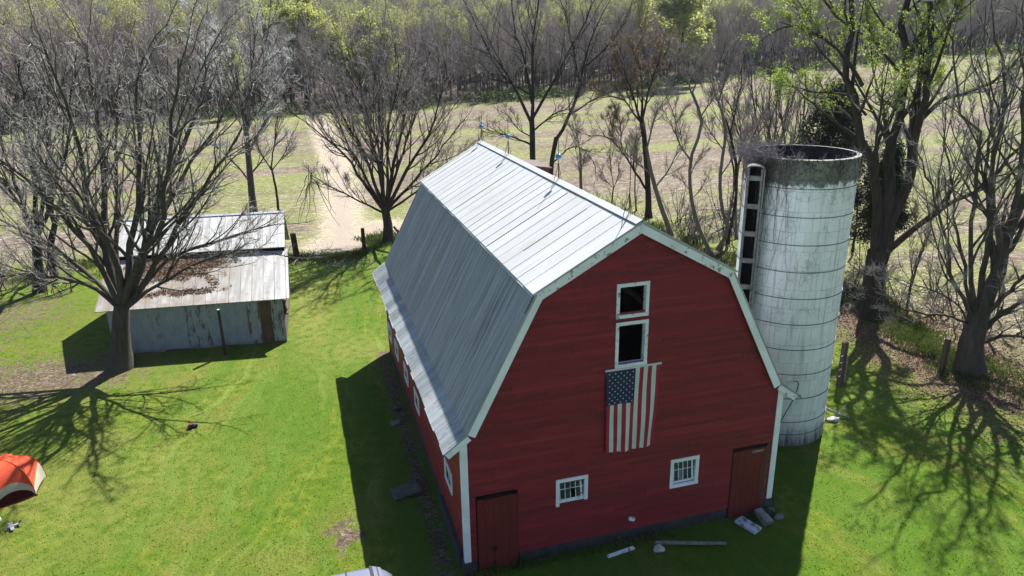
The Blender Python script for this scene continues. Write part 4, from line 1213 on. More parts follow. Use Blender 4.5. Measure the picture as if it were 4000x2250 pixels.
def tubes(P, Rr, sides):
    """P (M,N,3), Rr (M,N) -> verts, quads"""
    M, N, _ = P.shape
    T = nrmz(np.gradient(P, axis=1))
    t0 = T[:, 0]
    ref = np.where(np.abs(t0[:, 2:3]) < 0.8, np.array([[0, 0, 1.0]]), np.array([[1.0, 0.3, 0]]))
    ref = nrmz(ref - t0 * (ref * t0).sum(1, keepdims=True))[:, None, :]
    U = nrmz(ref - T * (ref * T).sum(2, keepdims=True))
    Wv = np.cross(T, U)
    a = np.arange(sides) * 2 * np.pi / sides
    V = P[:, :, None, :] + (U[:, :, None, :] * np.cos(a)[None, None, :, None] + Wv[:, :, None, :] * np.sin(a)[None, None, :, None]) * Rr[:, :, None, None]
    idx = np.arange(M * N * sides).reshape(M, N, sides)
    nx = np.roll(idx, -1, axis=2)
    F = np.stack([idx[:, :-1], nx[:, :-1], nx[:, 1:], idx[:, 1:]], -1).reshape(-1, 4)
    return V.reshape(-1, 3), F

def spawn(r, P, Rr, per, trange, ang, length, steps, up=0.1, wig=0.12, rfac=0.6, rtip=0.006, flat=0.0, taper_len=0.55, rmax=9):
    """grow `per` children from each parent branch"""
    M, N, _ = P.shape
    K = M * per
    pi = np.repeat(np.arange(M), per)
    t = np.tile((np.arange(per) + 0.5) / per, M) + r.uniform(-0.5, 0.5, K) / per
    t = trange[0] + (trange[1] - trange[0]) * np.clip(t, 0, 1)
    f = t * (N - 1); i0 = np.minimum(f.astype(int), N - 2); w = (f - i0)[:, None]
    p = P[pi, i0] * (1 - w) + P[pi, i0 + 1] * w
    rad = Rr[pi, i0] * (1 - w[:, 0]) + Rr[pi, i0 + 1] * w[:, 0]
    tan = nrmz(P[pi, i0 + 1] - P[pi, i0])
    side = nrmz(np.cross(tan, r.normal(0, 1, (K, 3))))
    side[:, 2] = side[:, 2] * (1 - flat) + np.abs(side[:, 2]) * 0.25; side = nrmz(side)
    a = r.uniform(*ang, K)[:, None]
    d = nrmz(tan * np.cos(a) + side * np.sin(a))
    if np.isscalar(length): L = length * r.uniform(0.6, 1.2, K)
    else:
        pl = np.linalg.norm(np.diff(P, axis=1), axis=2).sum(1)[pi]
        L = pl * r.uniform(length[0], length[1], K)
    L = L * (1 - taper_len * t)
    step = (L / steps)[:, None]
    out = np.zeros((K, steps + 1, 3)); out[:, 0] = p
    for s in range(steps):
        d = nrmz(d + r.normal(0, wig, (K, 3)) + np.array([0, 0, up]))
        out[:, s + 1] = out[:, s] + d * step
    r0 = np.minimum(rad * rfac, rmax)
    rt = np.minimum(rtip, r0 * 0.8)
    Rn = r0[:, None] + (rt - r0)[:, None] * np.linspace(0, 1, steps + 1)[None, :] ** 0.8
    return out, Rn

def merge(parts):
    V = []; F = []; n = 0
    for v, f in parts:
        V.append(v); F.append(f + n); n += len(v)
    return np.vstack(V), np.vstack(F)

def bark(name, lo, hi, foot_tone=None, scale=1.0):
    m = MT(name, 0.92, 0.15); m.k = 0.74 if 'maple' in name or 'pale' in name else 0.52
    x, y, z = m.sep()
    v = m.comb(m.math('MULTIPLY', x, 7 * scale), m.math('MULTIPLY', y, 7 * scale), m.math('MULTIPLY', z, 1.4 * scale))
    n = m.noise(1.0, v, detail=7, rough=0.7); b = m.noise(0.5, detail=4)
    c = m.ramp(n, [(0.3, lo), (0.7, hi)])
    c = m.mix(m.step(b, 0.5, 0.7, 0, 0.5), c, tuple(min(1, q * 1.35) for q in hi))
    if foot_tone: c = m.mix(m.step(z, 2.0, 0.2, 0.0, 0.5), c, foot_tone)  # blends to a second tone towards the trunk foot
    m.col(c); m.bump(n, 0.8, 0.04)
    return m.mat
BK_MAPLE = bark('maple_bark', (0.042, 0.035, 0.030), (0.125, 0.108, 0.093), (0.10, 0.09, 0.07))
BK_DARK = bark('walnut_bark', (0.028, 0.025, 0.023), (0.085, 0.076, 0.070))
BK_BROWN = bark('brown_bark', (0.042, 0.032, 0.026), (0.120, 0.094, 0.078))
BK_PALE = bark('pale_bark', (0.13, 0.11, 0.095), (0.29, 0.26, 0.235))
BK_COTTON = bark('cottonwood_bark', (0.030, 0.026, 0.023), (0.115, 0.103, 0.090), (0.05, 0.043, 0.037), 0.7)
TW_GREY = simple('grey_twig', (0.36, 0.335, 0.315), 0.7, 0.35, 1.2, 0.4)
TW_PURPLE = simple('purple_grey_twig', (0.34, 0.295, 0.29), 0.7, 0.35, 1.2, 0.4)
TW_BROWN = simple('brown_twig', (0.24, 0.185, 0.145), 0.8, 0.35, 1.2, 0.3)
TW_PALE = simple('whitish_twig', (0.80, 0.78, 0.76), 0.7, 0.3, 1.2, 0.35)
TW_DARK = simple('dark_twig', (0.27, 0.245, 0.235), 0.8, 0.35, 1.2, 0.3)
def leafmat(name, lo, hi, trans=0.5):
    m = MT(name, 0.6, 0.25)
    n = m.noise(0.9, detail=3); n2 = m.noise(11, detail=2)
    c = m.mix(m.step(n2, 0.35, 0.65), m.mix(m.step(n, 0.35, 0.65), lo, hi), tuple(0.6 * q for q in lo))
    m.col(c)
    tr = m.n.new('ShaderNodeBsdfTranslucent'); m.put(tr.inputs['Color'], m.c)
    mx = m.n.new('ShaderNodeMixShader'); mx.inputs[0].default_value = trans
    m.t.links.new(m.b.outputs[0], mx.inputs[1]); m.t.links.new(tr.outputs[0], mx.inputs[2])
    m.t.links.new(mx.outputs[0], m.n['Material Output'].inputs['Surface'])
    return m.mat
LF_SPRING = leafmat('spring_leaf', (0.36, 0.52, 0.04), (0.56, 0.68, 0.11))
LF_YELLOW = leafmat('yellow_green_leaf', (0.46, 0.52, 0.12), (0.66, 0.68, 0.24), 0.6)
LF_BUD = leafmat('rusty_bud', (0.30, 0.22, 0.08), (0.42, 0.31, 0.13), 0.55)
LF_CEDAR = leafmat('cedar_spray', (0.020, 0.036, 0.014), (0.055, 0.075, 0.030), 0.15)
LF_WEED = leafmat('weed_leaf', (0.075, 0.125, 0.020), (0.16, 0.21, 0.055), 0.4)
LF_GRASS = leafmat('grass_blade', (0.075, 0.135, 0.016), (0.17, 0.21, 0.05), 0.35)
LF_IVY = leafmat('ivy_leaf', (0.018, 0.026, 0.014), (0.040, 0.050, 0.022), 0.1)

RAX = np.array([math.cos(R(15.5805)), -math.sin(R(15.5805)), 0.0]); DAX = np.array([math.sin(R(15.5805)), math.cos(R(15.5805)), 0.0])
def to_world(pl):
    pl = np.array(pl, float)
    return pl[:, :1] * RAX + pl[:, 1:2] * DAX + pl[:, 2:3] * np.array([0, 0, 1.0])

def grow_tree(name, spec, seed, label, mb_, mt_, dens=1.0, l1=(0.24, 0.44), l2=(0.28, 0.5), l3=0.5, per=(6, 6, 4), up=(0.10, 0.08, 0.06), leaf=None, leafn=0, leafsize=0.07,
              ang1=(0.45, 0.95), tip=0.006, droop=0, trunk_pts=12, wig=0.13, flare=0.5, cat='tree', group=None, l1start=0.22, leafmin=0.0, sub=4):
    r = np.random.default_rng(seed)
    base, limbs = spec
    root = empty(name, base, label=label, cat=cat, group=group)
    tr = []; LP = []; LR = []
    for i, (pl, r0, r1) in enumerate(limbs):
        n = trunk_pts
        P = resample(to_world(pl), n)
        L = np.linalg.norm(np.diff(P, axis=0), axis=1).sum()
        if i:
            wv = np.cumsum(r.normal(0, 1, (n, 3)), axis=0); wv -= np.linspace(0, 1, n)[:, None] * wv[-1]
            P = P + wv * 0.012 * L * np.linspace(0, 1, n)[:, None] ** 0.5
        Rd = r0 + (r1 - r0) * np.linspace(0, 1, n) ** 0.85
        if i == 0 and flare:
            s = np.linspace(0, L, n); Rd = Rd * (1 + flare * np.exp(-s / (r0 * 1.6))); P[0, 2] -= 0.25
        tr.append(tubes(P[None], Rd[None], 12 if r0 > 0.2 else 8))
        if i: LP.append(P); LR.append(Rd)
    V, F = merge(tr)
    if True:                       # fluted, lumpy bark on the big wood
        V = V + 0.02 * np.sin(V[:, [1, 2, 0]] * 9 + np.sin(V[:, [2, 0, 1]] * 5)) * np.array([1, 1, 0.2])
    np_mesh('trunk', V, F, [mb_], root, smooth=True)
    LP = np.array(LP); LR = np.array(LR)
    k = lambda q: max(1, int(round(q * dens)))
    # secondary limbs: long, close to their parent's line
    sb_, sr_ = spawn(r, LP, LR, sub, (0.15, 0.75), (0.22, 0.6), (0.38, 0.62), trunk_pts - 1, 0.035, 0.06, 0.55, 0.02, taper_len=0.45)
    sv, sf = tubes(sb_, np.maximum(sr_, 0.014), 6)
    LP = np.concatenate([LP, sb_]); LR = np.concatenate([LR, sr_])
    c1, q1 = spawn(r, LP, LR, k(per[0]), (l1start, 1.0), ang1, l1, 6, up[0], wig, 0.62, 0.012, taper_len=0.38)
    ln = np.linalg.norm(np.diff(LP, axis=1), axis=2).sum(1); ln = np.clip(ln / np.quantile(ln, 0.8), 0.22, 1)
    kp = r.uniform(0, 1, len(c1)) < np.repeat(ln, k(per[0])) ** 1.2; c1, q1 = c1[kp], q1[kp]   # short limbs carry fewer branches
    # each limb also ends in a fine leader
    c1b, q1b = spawn(r, LP, LR, 1, (0.93, 1.0), (0.05, 0.4), l1, 6, up[0], wig, 0.9, 0.010, taper_len=0.3)
    c1 = np.concatenate([c1, c1b]); q1 = np.concatenate([q1, q1b])
    c2, q2 = spawn(r, c1, q1, k(per[1]), (0.12, 1.0), (0.4, 1.0), l2, 5, up[1], wig * 1.1, 0.62, 0.008)
    c3, q3 = spawn(r, c2, q2, k(per[2]), (0.1, 1.0), (0.35, 1.0), l3, 3, up[2], wig * 1.2, 0.65, tip)
    V, F = merge([(sv, sf), tubes(c1, np.maximum(q1, 0.013), 5)])
    nb_ = len(F); parts = [(V, F), tubes(c2, np.maximum(q2, 0.0075), 4), tubes(c3, np.maximum(q3, tip * 1.05), 3)]
    if droop:
        cd, qd = spawn(r, c1, q1, droop, (0.1, 0.9), (0.7, 1.2), 1.6, 6, -0.35, 0.2, 0.4, 0.008)
        parts.append(tubes(cd, np.maximum(qd, 0.008), 3))
    V, F = merge(parts)
    mi = np.zeros(len(F), int); mi[:nb_] = 1
    crown = np_mesh('crown', V, F, [mt_, mb_], root, mi=mi)
    if leaf is not None:
        tips = np.concatenate([c3[:, 1], c3[:, 2], c3[:, 3]])
        if leafmin: tips = tips[tips[:, 2] > leafmin + r.normal(0, 1.2, len(tips))]
        sel = tips[r.integers(0, len(tips), leafn)] + r.normal(0, 0.06, (leafn, 3))
        V2, F2 = leaf_quads(sel, np.array([0, 0, 1.0]), leafsize, 0.9, seed)
        np_mesh('leaves', V2, F2, [leaf], root)
    return root

TREES={
'yard_maple':((-19.49, 20.46, -0.5),[
([(-0.0,0.0,0.0),(0.28,0.0,1.69),(0.69,0.0,3.54)],0.5,0.36),
([(0.59,0.0,3.33),(0.37,0.17,5.09),(0.24,0.33,6.7),(-0.29,0.5,7.69),(-0.92,0.67,8.86),(-1.9,0.83,10.23),(-2.73,1.0,12.14)],0.2,0.04),
([(0.61,0.0,3.44),(0.12,-0.4,6.3),(-0.66,-0.8,8.01),(-1.38,-1.2,9.64),(-2.14,-1.6,10.83),(-2.89,-2.0,11.8)],0.17,0.04),
([(0.65,0.0,3.43),(0.24,0.33,5.87),(0.25,0.67,7.64),(0.42,1.0,9.37),(0.55,1.33,11.67),(0.38,1.67,14.09),(0.31,2.0,16.1)],0.22,0.04),
([(0.69,0.0,3.33),(1.4,-0.25,5.2),(1.92,-0.5,7.1),(2.56,-0.75,9.11),(3.38,-1.0,11.38),(4.01,-1.25,13.7),(4.64,-1.5,15.56)],0.22,0.04),
([(0.77,0.0,3.32),(1.44,0.42,4.99),(1.78,0.83,6.33),(2.61,1.25,8.69),(3.9,1.67,10.98),(4.85,2.08,13.05),(5.75,2.5,14.9)],0.22,0.04),
([(0.76,0.0,3.26),(2.4,-0.2,5.38),(3.99,-0.4,7.24),(5.7,-0.6,9.03),(7.18,-0.8,10.92),(8.6,-1.0,12.73)],0.18,0.04),
([(0.75,0.0,3.22),(2.1,0.62,4.7),(3.87,1.25,5.97),(5.98,1.88,6.62),(8.11,2.5,6.96)],0.14,0.03),
([(0.53,0.0,3.33),(-0.8,0.25,4.44),(-2.49,0.5,4.81),(-4.43,0.75,4.98),(-6.49,1.0,4.72)],0.13,0.03),
([(0.61,0.0,3.48),(1.24,-0.6,5.52),(0.68,-1.2,8.85),(0.84,-1.8,11.53),(1.05,-2.4,14.17),(1.3,-3.0,15.96)],0.2,0.04),
([(0.73,0.0,3.43),(2.3,-0.8,5.98),(4.1,-1.6,8.13),(5.08,-2.4,10.67),(6.17,-3.2,13.0),(7.24,-4.0,15.42)],0.2,0.04),
([(0.77,0.0,3.22),(3.47,-0.5,5.04),(6.57,-1.0,6.17),(9.45,-1.5,6.47)],0.1,0.03),
([(0.61,0.0,3.44),(0.3,1.0,5.89),(0.38,2.0,8.98),(0.62,3.0,11.85),(0.49,4.0,14.34)],0.17,0.04),
([(0.53,0.0,3.33),(-1.05,0.88,4.88),(-3.5,1.75,6.38),(-5.92,2.62,7.26),(-8.13,3.5,7.52)],0.14,0.03),
([(0.73,0.0,3.43),(1.72,1.0,5.86),(3.86,2.0,9.13),(5.89,3.0,11.77),(6.41,4.0,13.66)],0.17,0.04),
]),
'far_left_tree':((-27.62, 35.82, -0.5),[
([(-0.0,0.0,0.0),(0.41,0.0,2.42),(0.65,0.0,4.08)],0.34,0.26),
([(0.64,0.0,3.81),(0.46,-0.33,5.79),(0.02,-0.67,7.45),(-0.58,-1.0,9.3)],0.16,0.04),
([(0.65,0.0,3.94),(1.03,0.25,6.45),(1.21,0.5,9.04),(1.23,0.75,12.06),(1.55,1.0,15.23)],0.18,0.04),
([(0.64,0.0,3.81),(2.23,-0.25,5.74),(3.73,-0.5,8.39),(5.32,-0.75,11.65),(6.35,-1.0,14.75)],0.18,0.04),
([(0.64,0.0,3.81),(-0.67,1.0,6.86),(-1.59,2.0,10.18),(-1.86,3.0,13.97)],0.16,0.04),
([(0.7,0.0,4.08),(1.64,1.0,7.63),(2.14,2.0,11.42),(2.16,3.0,15.42)],0.16,0.04),
]),
'second_left_tree':((-27.95, 39.98, -0.5),[
([(0.0,0.0,0.0),(0.36,0.0,2.19),(1.01,0.0,3.81)],0.28,0.2),
([(0.98,0.0,3.67),(1.96,0.33,6.2),(3.48,0.67,8.95),(5.13,1.0,12.46)],0.15,0.04),
([(0.98,0.0,3.67),(1.71,-0.33,7.18),(2.55,-0.67,11.31),(3.23,-1.0,14.68)],0.15,0.04),
([(0.98,0.0,3.67),(0.1,0.67,6.45),(-0.89,1.33,8.93),(-2.22,2.0,11.11)],0.13,0.04),
]),
'pale_top_tree':((-14.46, 55.01, -0.5),[
([(0.0,0.0,0.0),(0.07,0.0,2.93),(0.31,0.0,8.19)],0.36,0.24),
([(0.29,0.0,8.01),(0.23,-0.33,12.18),(-0.56,-0.67,15.99),(-2.12,-1.0,18.83)],0.18,0.03),
([(0.26,0.0,7.83),(0.81,0.33,11.42),(1.46,0.67,15.26),(1.67,1.0,18.84)],0.2,0.03),
([(0.39,0.0,8.19),(1.8,0.67,12.8),(3.17,1.33,16.61),(4.02,2.0,19.35)],0.17,0.03),
([(0.21,0.0,5.97),(2.42,-0.33,9.29),(4.41,-0.67,12.83),(5.54,-1.0,14.04)],0.14,0.03),
([(0.29,0.0,8.01),(-1.46,1.0,11.4),(-2.86,2.0,14.6),(-5.12,3.0,17.1)],0.14,0.03),
([(0.05,0.0,3.32),(-1.54,0.0,5.62),(-3.2,0.0,7.14),(-4.15,0.0,8.26)],0.1,0.03),
([(0.15,0.0,4.08),(1.99,1.0,6.17),(3.39,2.0,7.53)],0.09,0.03),
]),
'slim_tree':((-12.14, 54.19, -0.5),[
([(0.0,0.0,0.0),(0.03,0.0,2.54),(-0.18,0.0,4.83)],0.14,0.09),
([(-0.19,0.0,4.76),(0.33,0.33,7.4),(0.9,0.67,9.92),(0.68,1.0,12.06)],0.08,0.02),
([(-0.15,0.0,4.46),(-0.94,-0.5,7.16),(-0.85,-1.0,9.39)],0.07,0.02),
([(-0.15,0.0,4.46),(1.42,0.0,6.31),(2.38,0.0,8.14)],0.06,0.02),
]),
'track_maple':((-3.09, 41.05, -0.5),[
([(-0.0,0.0,0.0),(0.02,0.0,1.71),(-0.12,0.0,3.06)],0.42,0.33),
([(-0.21,0.0,2.73),(-1.61,0.25,4.69),(-3.09,0.5,6.95),(-5.2,0.75,9.19),(-7.05,1.0,10.45)],0.17,0.03),
([(-0.2,0.0,2.83),(-1.03,-0.5,6.12),(-2.25,-1.0,9.35),(-3.68,-1.5,12.72),(-4.28,-2.0,14.48)],0.17,0.03),
([(-0.12,0.0,2.99),(-0.53,0.62,6.89),(-1.34,1.25,10.34),(-2.12,1.88,14.03),(-2.41,2.5,15.84)],0.18,0.03),
([(-0.09,0.0,2.99),(0.27,-0.25,7.02),(0.42,-0.5,10.79),(0.59,-0.75,14.66),(0.74,-1.0,16.24)],0.19,0.03),
([(-0.05,0.0,2.99),(1.08,0.75,6.85),(1.82,1.5,9.95),(2.27,2.25,13.64),(2.28,3.0,15.46)],0.18,0.03),
([(-0.03,0.0,2.89),(2.17,-0.5,6.07),(3.98,-1.0,9.25),(5.1,-1.5,12.29),(5.54,-2.0,14.34)],0.17,0.03),
([(-0.01,0.0,2.72),(2.62,0.67,5.21),(4.97,1.33,7.68),(6.65,2.0,9.82)],0.15,0.03),
([(-0.02,0.0,2.62),(3.04,-0.5,4.44),(5.41,-1.0,6.1),(7.37,-1.5,7.1)],0.11,0.03),
([(-0.28,0.0,2.56),(-2.22,-0.33,3.83),(-3.99,-0.67,4.91),(-5.73,-1.0,5.96)],0.1,0.025),
([(-0.16,0.0,2.89),(-2.3,1.33,6.81),(-4.25,2.67,10.25),(-7.04,4.0,12.11)],0.15,0.03),
([(-0.03,0.0,2.89),(1.22,1.67,6.04),(2.97,3.33,11.04),(3.67,5.0,15.11)],0.15,0.03),
([(-0.16,0.0,2.89),(-0.38,-1.67,7.87),(-0.91,-3.33,12.5),(-1.47,-5.0,15.34)],0.15,0.03),
([(-0.06,0.0,2.89),(1.02,-1.67,7.85),(2.01,-3.33,12.17),(2.21,-5.0,15.82)],0.15,0.03),
]),
'black_walnut':((12.8, 51.2, -0.5),[
([(-0.05,0.0,-1.3),(-0.02,0.0,4.61),(-0.08,0.0,8.51)],0.36,0.27),
([(-0.12,0.0,8.12),(-1.91,-0.25,11.94),(-3.77,-0.5,14.17),(-5.55,-0.75,17.4),(-6.9,-1.0,20.5)],0.18,0.03),
([(-0.08,0.0,8.31),(0.23,0.33,13.36),(0.53,0.67,17.34),(1.23,1.0,21.55)],0.2,0.04),
([(-0.04,0.0,8.5),(2.36,0.5,12.58),(3.91,1.0,15.49),(5.45,1.5,18.36),(6.59,2.0,20.84)],0.16,0.03),
([(-0.07,0.0,10.03),(-0.79,1.0,14.09),(-1.61,2.0,18.12),(-2.52,3.0,21.4)],0.15,0.03),
([(-0.09,0.0,5.99),(-1.59,-0.67,6.76),(-3.33,-1.33,7.37),(-5.22,-2.0,8.04)],0.1,0.03),
([(-0.09,0.0,6.77),(-1.57,0.33,7.53),(-2.54,0.67,8.67),(-3.52,1.0,9.42)],0.07,0.02),
([(0.03,0.0,7.35),(1.92,-0.67,8.92),(3.4,-1.33,9.71),(4.09,-2.0,11.22)],0.1,0.03),
([(-0.06,0.0,10.78),(-2.66,-1.0,12.36),(-4.89,-2.0,12.8),(-6.99,-3.0,14.64)],0.1,0.02),
]),
'leaning_walnut':((14.2, 50.5, -0.5),[
([(0.23,0.0,-1.05),(0.3,0.0,3.83),(0.8,0.0,6.77)],0.27,0.22),
([(0.8,0.0,6.57),(2.13,-0.25,8.88),(3.11,-0.5,11.87),(4.06,-0.75,15.83),(5.61,-1.0,19.27)],0.2,0.03),
([(2.23,0.0,9.05),(4.68,0.33,10.49),(7.02,0.67,11.56),(8.98,1.0,12.45)],0.09,0.02),
([(3.08,0.0,11.66),(2.33,0.67,15.13),(1.59,1.33,18.38),(0.86,2.0,20.88)],0.11,0.03),
([(3.62,0.0,13.49),(5.58,-0.67,15.45),(6.91,-1.33,17.18),(7.48,-2.0,18.86)],0.1,0.02),
([(0.42,0.0,4.23),(2.36,-0.33,5.82),(3.91,-0.67,5.06),(4.71,-1.0,2.74)],0.08,0.02),
]),
'budding_tree':((21.2, 41.91, -0.5),[
([(0.0,0.0,0.0),(-0.21,0.0,2.93),(-0.68,0.0,6.92),(-1.06,0.0,9.04)],0.3,0.22),
([(-1.04,0.0,8.69),(-1.95,0.33,11.44),(-3.05,0.67,14.15),(-3.57,1.0,15.48)],0.13,0.03),
([(-1.05,0.0,8.87),(-0.34,-0.33,12.14),(0.52,-0.67,14.46),(1.08,-1.0,15.42)],0.13,0.03),
([(-1.05,0.0,8.87),(-0.86,0.67,12.09),(-1.21,1.33,14.78),(-0.97,2.0,15.94)],0.13,0.03),
([(-0.26,0.0,2.56),(-1.78,-0.25,4.65),(-2.77,-0.5,6.14),(-4.1,-0.75,7.43),(-5.9,-1.0,7.66)],0.13,0.03),
([(-2.76,-0.7,6.06),(-3.08,-0.85,8.47),(-3.58,-1.0,10.21)],0.08,0.02),
([(-1.04,0.0,8.69),(-2.63,0.33,10.6),(-4.01,0.67,10.94),(-5.39,1.0,10.41)],0.1,0.02),
]),
'stooping_tree':((20.22, 35.48, -0.5),[
([(0.0,0.0,-0.0),(-0.97,0.0,2.32),(-1.94,0.0,5.19),(-2.5,0.0,7.48)],0.24,0.14),
([(-2.46,0.0,7.32),(-1.75,0.5,9.97),(-0.47,1.0,12.1)],0.09,0.02),
([(-1.94,0.0,5.19),(-3.72,-0.5,6.61),(-4.8,-1.0,7.66)],0.07,0.02),
([(-1.56,0.0,4.19),(0.08,0.5,6.39),(0.71,1.0,8.6)],0.08,0.02),
]),
'crooked_tree':((20.2, 28.79, -0.5),[
([(-0.0,0.0,0.0),(-1.26,0.0,2.37),(-2.04,0.0,5.12),(-2.16,0.0,7.48),(-1.52,0.0,10.05),(-2.42,0.0,12.28)],0.17,0.1),
([(-2.41,0.0,12.15),(-3.13,0.5,14.18),(-3.79,1.0,15.25)],0.07,0.02),
([(-2.35,0.0,12.15),(-1.83,-0.5,14.19),(-1.5,-1.0,15.5)],0.07,0.02),
([(-2.15,0.0,7.33),(-3.43,-0.33,8.98),(-3.89,-0.67,10.71),(-4.61,-1.0,12.38)],0.08,0.02),
([(-1.71,0.0,10.33),(-0.56,0.5,11.95),(0.65,1.0,13.01)],0.06,0.02),
]),
'wavy_tree':((21.44, 30.37, -0.5),[
([(0.0,0.0,0.0),(0.82,0.0,1.54),(0.14,0.0,3.46),(-0.15,0.0,5.94),(0.01,0.0,9.23),(-0.79,0.0,11.56)],0.17,0.1),
([(-0.75,0.0,11.41),(-1.54,0.5,13.52),(-2.7,1.0,15.21)],0.07,0.02),
([(-0.75,0.0,11.41),(-0.36,-0.5,13.55),(-0.09,-1.0,15.46)],0.07,0.02),
([(-0.06,0.0,5.94),(1.31,0.5,7.65),(2.25,1.0,9.08)],0.06,0.02),
([(-0.05,0.0,7.75),(-1.51,-0.5,9.6),(-2.31,-1.0,10.81)],0.06,0.02),
]),
'silo_side_tree':((23.28, 31.74, -0.5),[
([(0.0,0.0,0.0),(0.36,0.0,3.35),(0.19,0.0,6.22),(-0.57,0.0,9.0)],0.15,0.1),
([(-0.53,0.0,8.85),(-1.72,0.5,11.67),(-2.04,1.0,13.71)],0.07,0.02),
([(-0.53,0.0,8.85),(-0.21,-0.5,12.01),(-0.29,-1.0,14.6)],0.07,0.02),
([(0.19,0.0,6.22),(1.31,0.5,8.61),(2.21,1.0,10.67)],0.06,0.02),
]),
'thicket_tree':((26.5, 45.5, -0.5),[
([(8.49,0.0,-1.04),(8.25,0.0,1.39)],0.2,0.17),
([(8.17,0.0,0.99),(6.23,0.33,5.29),(4.42,0.67,9.46),(2.75,1.0,12.41)],0.135,0.03),
([(8.21,0.0,0.99),(6.91,-0.33,6.13),(5.75,-0.67,11.37),(4.98,-1.0,14.58)],0.150,0.03),
([(8.29,0.0,0.99),(8.06,0.33,6.41),(7.85,0.67,11.62),(7.83,1.0,14.87)],0.150,0.03),
([(8.37,0.0,0.98),(9.39,0.67,5.96),(10.12,1.33,10.44),(10.59,2.0,13.72)],0.135,0.03),
([(8.41,0.0,0.98),(10.3,-0.33,4.93),(11.28,-0.67,8.73),(11.92,-1.0,11.65)],0.120,0.03),
([(8.25,0.0,0.99),(6.91,1.0,4.4),(5.8,2.0,7.01),(5.38,3.0,10.77)],0.120,0.03),
([(8.37,0.0,0.98),(9.08,1.0,6.31),(9.24,2.0,11.9),(8.94,3.0,14.46)],0.135,0.03),
]),
'thicket_tree2':((28.5, 41.5, -0.5),[
([(7.16,0.0,-0.29),(6.86,0.0,2.4)],0.17,0.14),
([(6.84,0.0,2.21),(5.83,0.33,6.09),(4.8,0.67,10.05),(4.23,1.0,13.19)],0.120,0.03),
([(6.88,0.0,2.21),(6.6,-0.33,6.9),(6.57,-0.67,10.82),(5.95,-1.0,13.57)],0.120,0.03),
([(6.92,0.0,2.21),(8.1,0.33,5.69),(9.14,0.67,8.91),(9.75,1.0,11.01)],0.105,0.03),
([(6.84,0.0,2.21),(5.33,0.67,4.94),(4.18,1.33,7.46),(3.01,2.0,10.33)],0.105,0.03),
]),
'triple_trunk_tree':((22.37, 14.38, -0.5),[
([(0.0,0.0,-0.0),(-0.29,0.0,2.49),(-0.31,0.0,4.18)],0.616,0.510),
([(-0.35,0.0,3.7),(-0.84,-0.2,7.7),(-1.79,-0.4,10.58),(-2.82,-0.6,13.52),(-3.73,-0.8,16.48),(-4.29,-1.0,18.72)],0.317,0.119),
([(-0.15,0.0,3.7),(-0.08,0.2,7.83),(-0.27,0.4,11.11),(-0.35,0.6,14.24),(-0.24,0.8,17.25),(-0.07,1.0,18.81)],0.370,0.128),
([(0.03,0.0,3.45),(0.45,-0.12,7.66),(0.48,-0.25,11.17),(0.33,-0.38,15.06),(0.09,-0.5,18.51)],0.317,0.128),
([(0.04,0.0,3.69),(1.14,-0.38,5.61),(2.69,-0.75,7.04),(4.22,-1.12,8.19),(5.99,-1.5,10.81)],0.211,0.068),
([(0.5,0.0,11.03),(2.33,0.33,12.52),(4.55,0.67,13.3),(7.1,1.0,14.53)],0.158,0.051),
([(-2.85,-0.8,13.43),(-4.74,-1.2,15.44),(-7.01,-1.6,16.29),(-8.51,-2.0,15.97)],0.123,0.025),
([(-2.43,-0.8,11.9),(-3.35,-0.2,12.89),(-4.61,0.4,12.97),(-6.6,1.0,13.49)],0.088,0.017),
([(-3.73,-1.0,16.1),(-5.3,-1.5,17.24),(-6.61,-2.0,18.33)],0.106,0.025),
([(-0.31,0.7,14.03),(-1.53,1.35,15.68),(-1.9,2.0,17.32)],0.106,0.025),
([(0.27,-0.5,15.07),(0.94,-1.25,16.41),(1.49,-2.0,17.49)],0.106,0.025),
([(-0.07,0.7,11.07),(2.02,1.85,12.88),(3.19,3.0,14.97)],0.106,0.025),
([(-0.3,0.7,14.24),(0.94,0.85,16.05),(1.31,1.0,18.02)],0.106,0.025),
]),
'leaning_maple':((21.55, 6.76, -0.5),[
([(-0.0,0.0,0.0),(-0.22,0.0,1.46),(-0.13,0.0,3.33)],0.55,0.46),
([(-0.11,0.0,3.23),(0.27,0.12,4.99),(0.73,0.25,6.81),(1.09,0.38,9.04),(1.31,0.5,11.73)],0.4,0.14),
([(-0.26,0.0,2.92),(-1.28,-0.3,5.84),(-1.95,-0.6,8.92),(-2.47,-0.9,11.61),(-3.66,-1.2,13.97),(-4.62,-1.5,15.87)],0.15,0.03),
([(-0.21,0.0,3.13),(-0.46,0.38,6.79),(-0.8,0.75,10.11),(-1.22,1.12,12.94),(-2.03,1.5,15.51)],0.16,0.03),
([(-0.28,0.0,2.72),(-1.95,-0.5,5.33),(-3.31,-1.0,7.94),(-4.39,-1.5,9.5),(-5.7,-2.0,11.47)],0.12,0.025),
([(-0.34,0.0,2.61),(-1.94,-0.33,3.18),(-3.68,-0.67,3.44),(-6.05,-1.0,4.49)],0.08,0.02),
([(-0.32,0.0,2.3),(-1.9,-0.67,4.01),(-3.75,-1.33,5.06),(-5.63,-2.0,5.69)],0.06,0.015),
([(0.24,0.0,2.29),(0.76,-0.5,3.4),(1.71,-1.0,4.37)],0.16,0.06),
([(0.13,0.0,1.56),(1.03,-0.5,2.07),(2.36,-1.0,2.26)],0.1,0.04),
([(0.03,0.0,2.92),(0.36,-1.0,4.68),(0.6,-2.0,6.32)],0.14,0.05),
([(-0.36,0.0,2.92),(-0.99,0.83,5.89),(-1.82,1.67,9.97),(-2.05,2.5,12.84)],0.11,0.02),
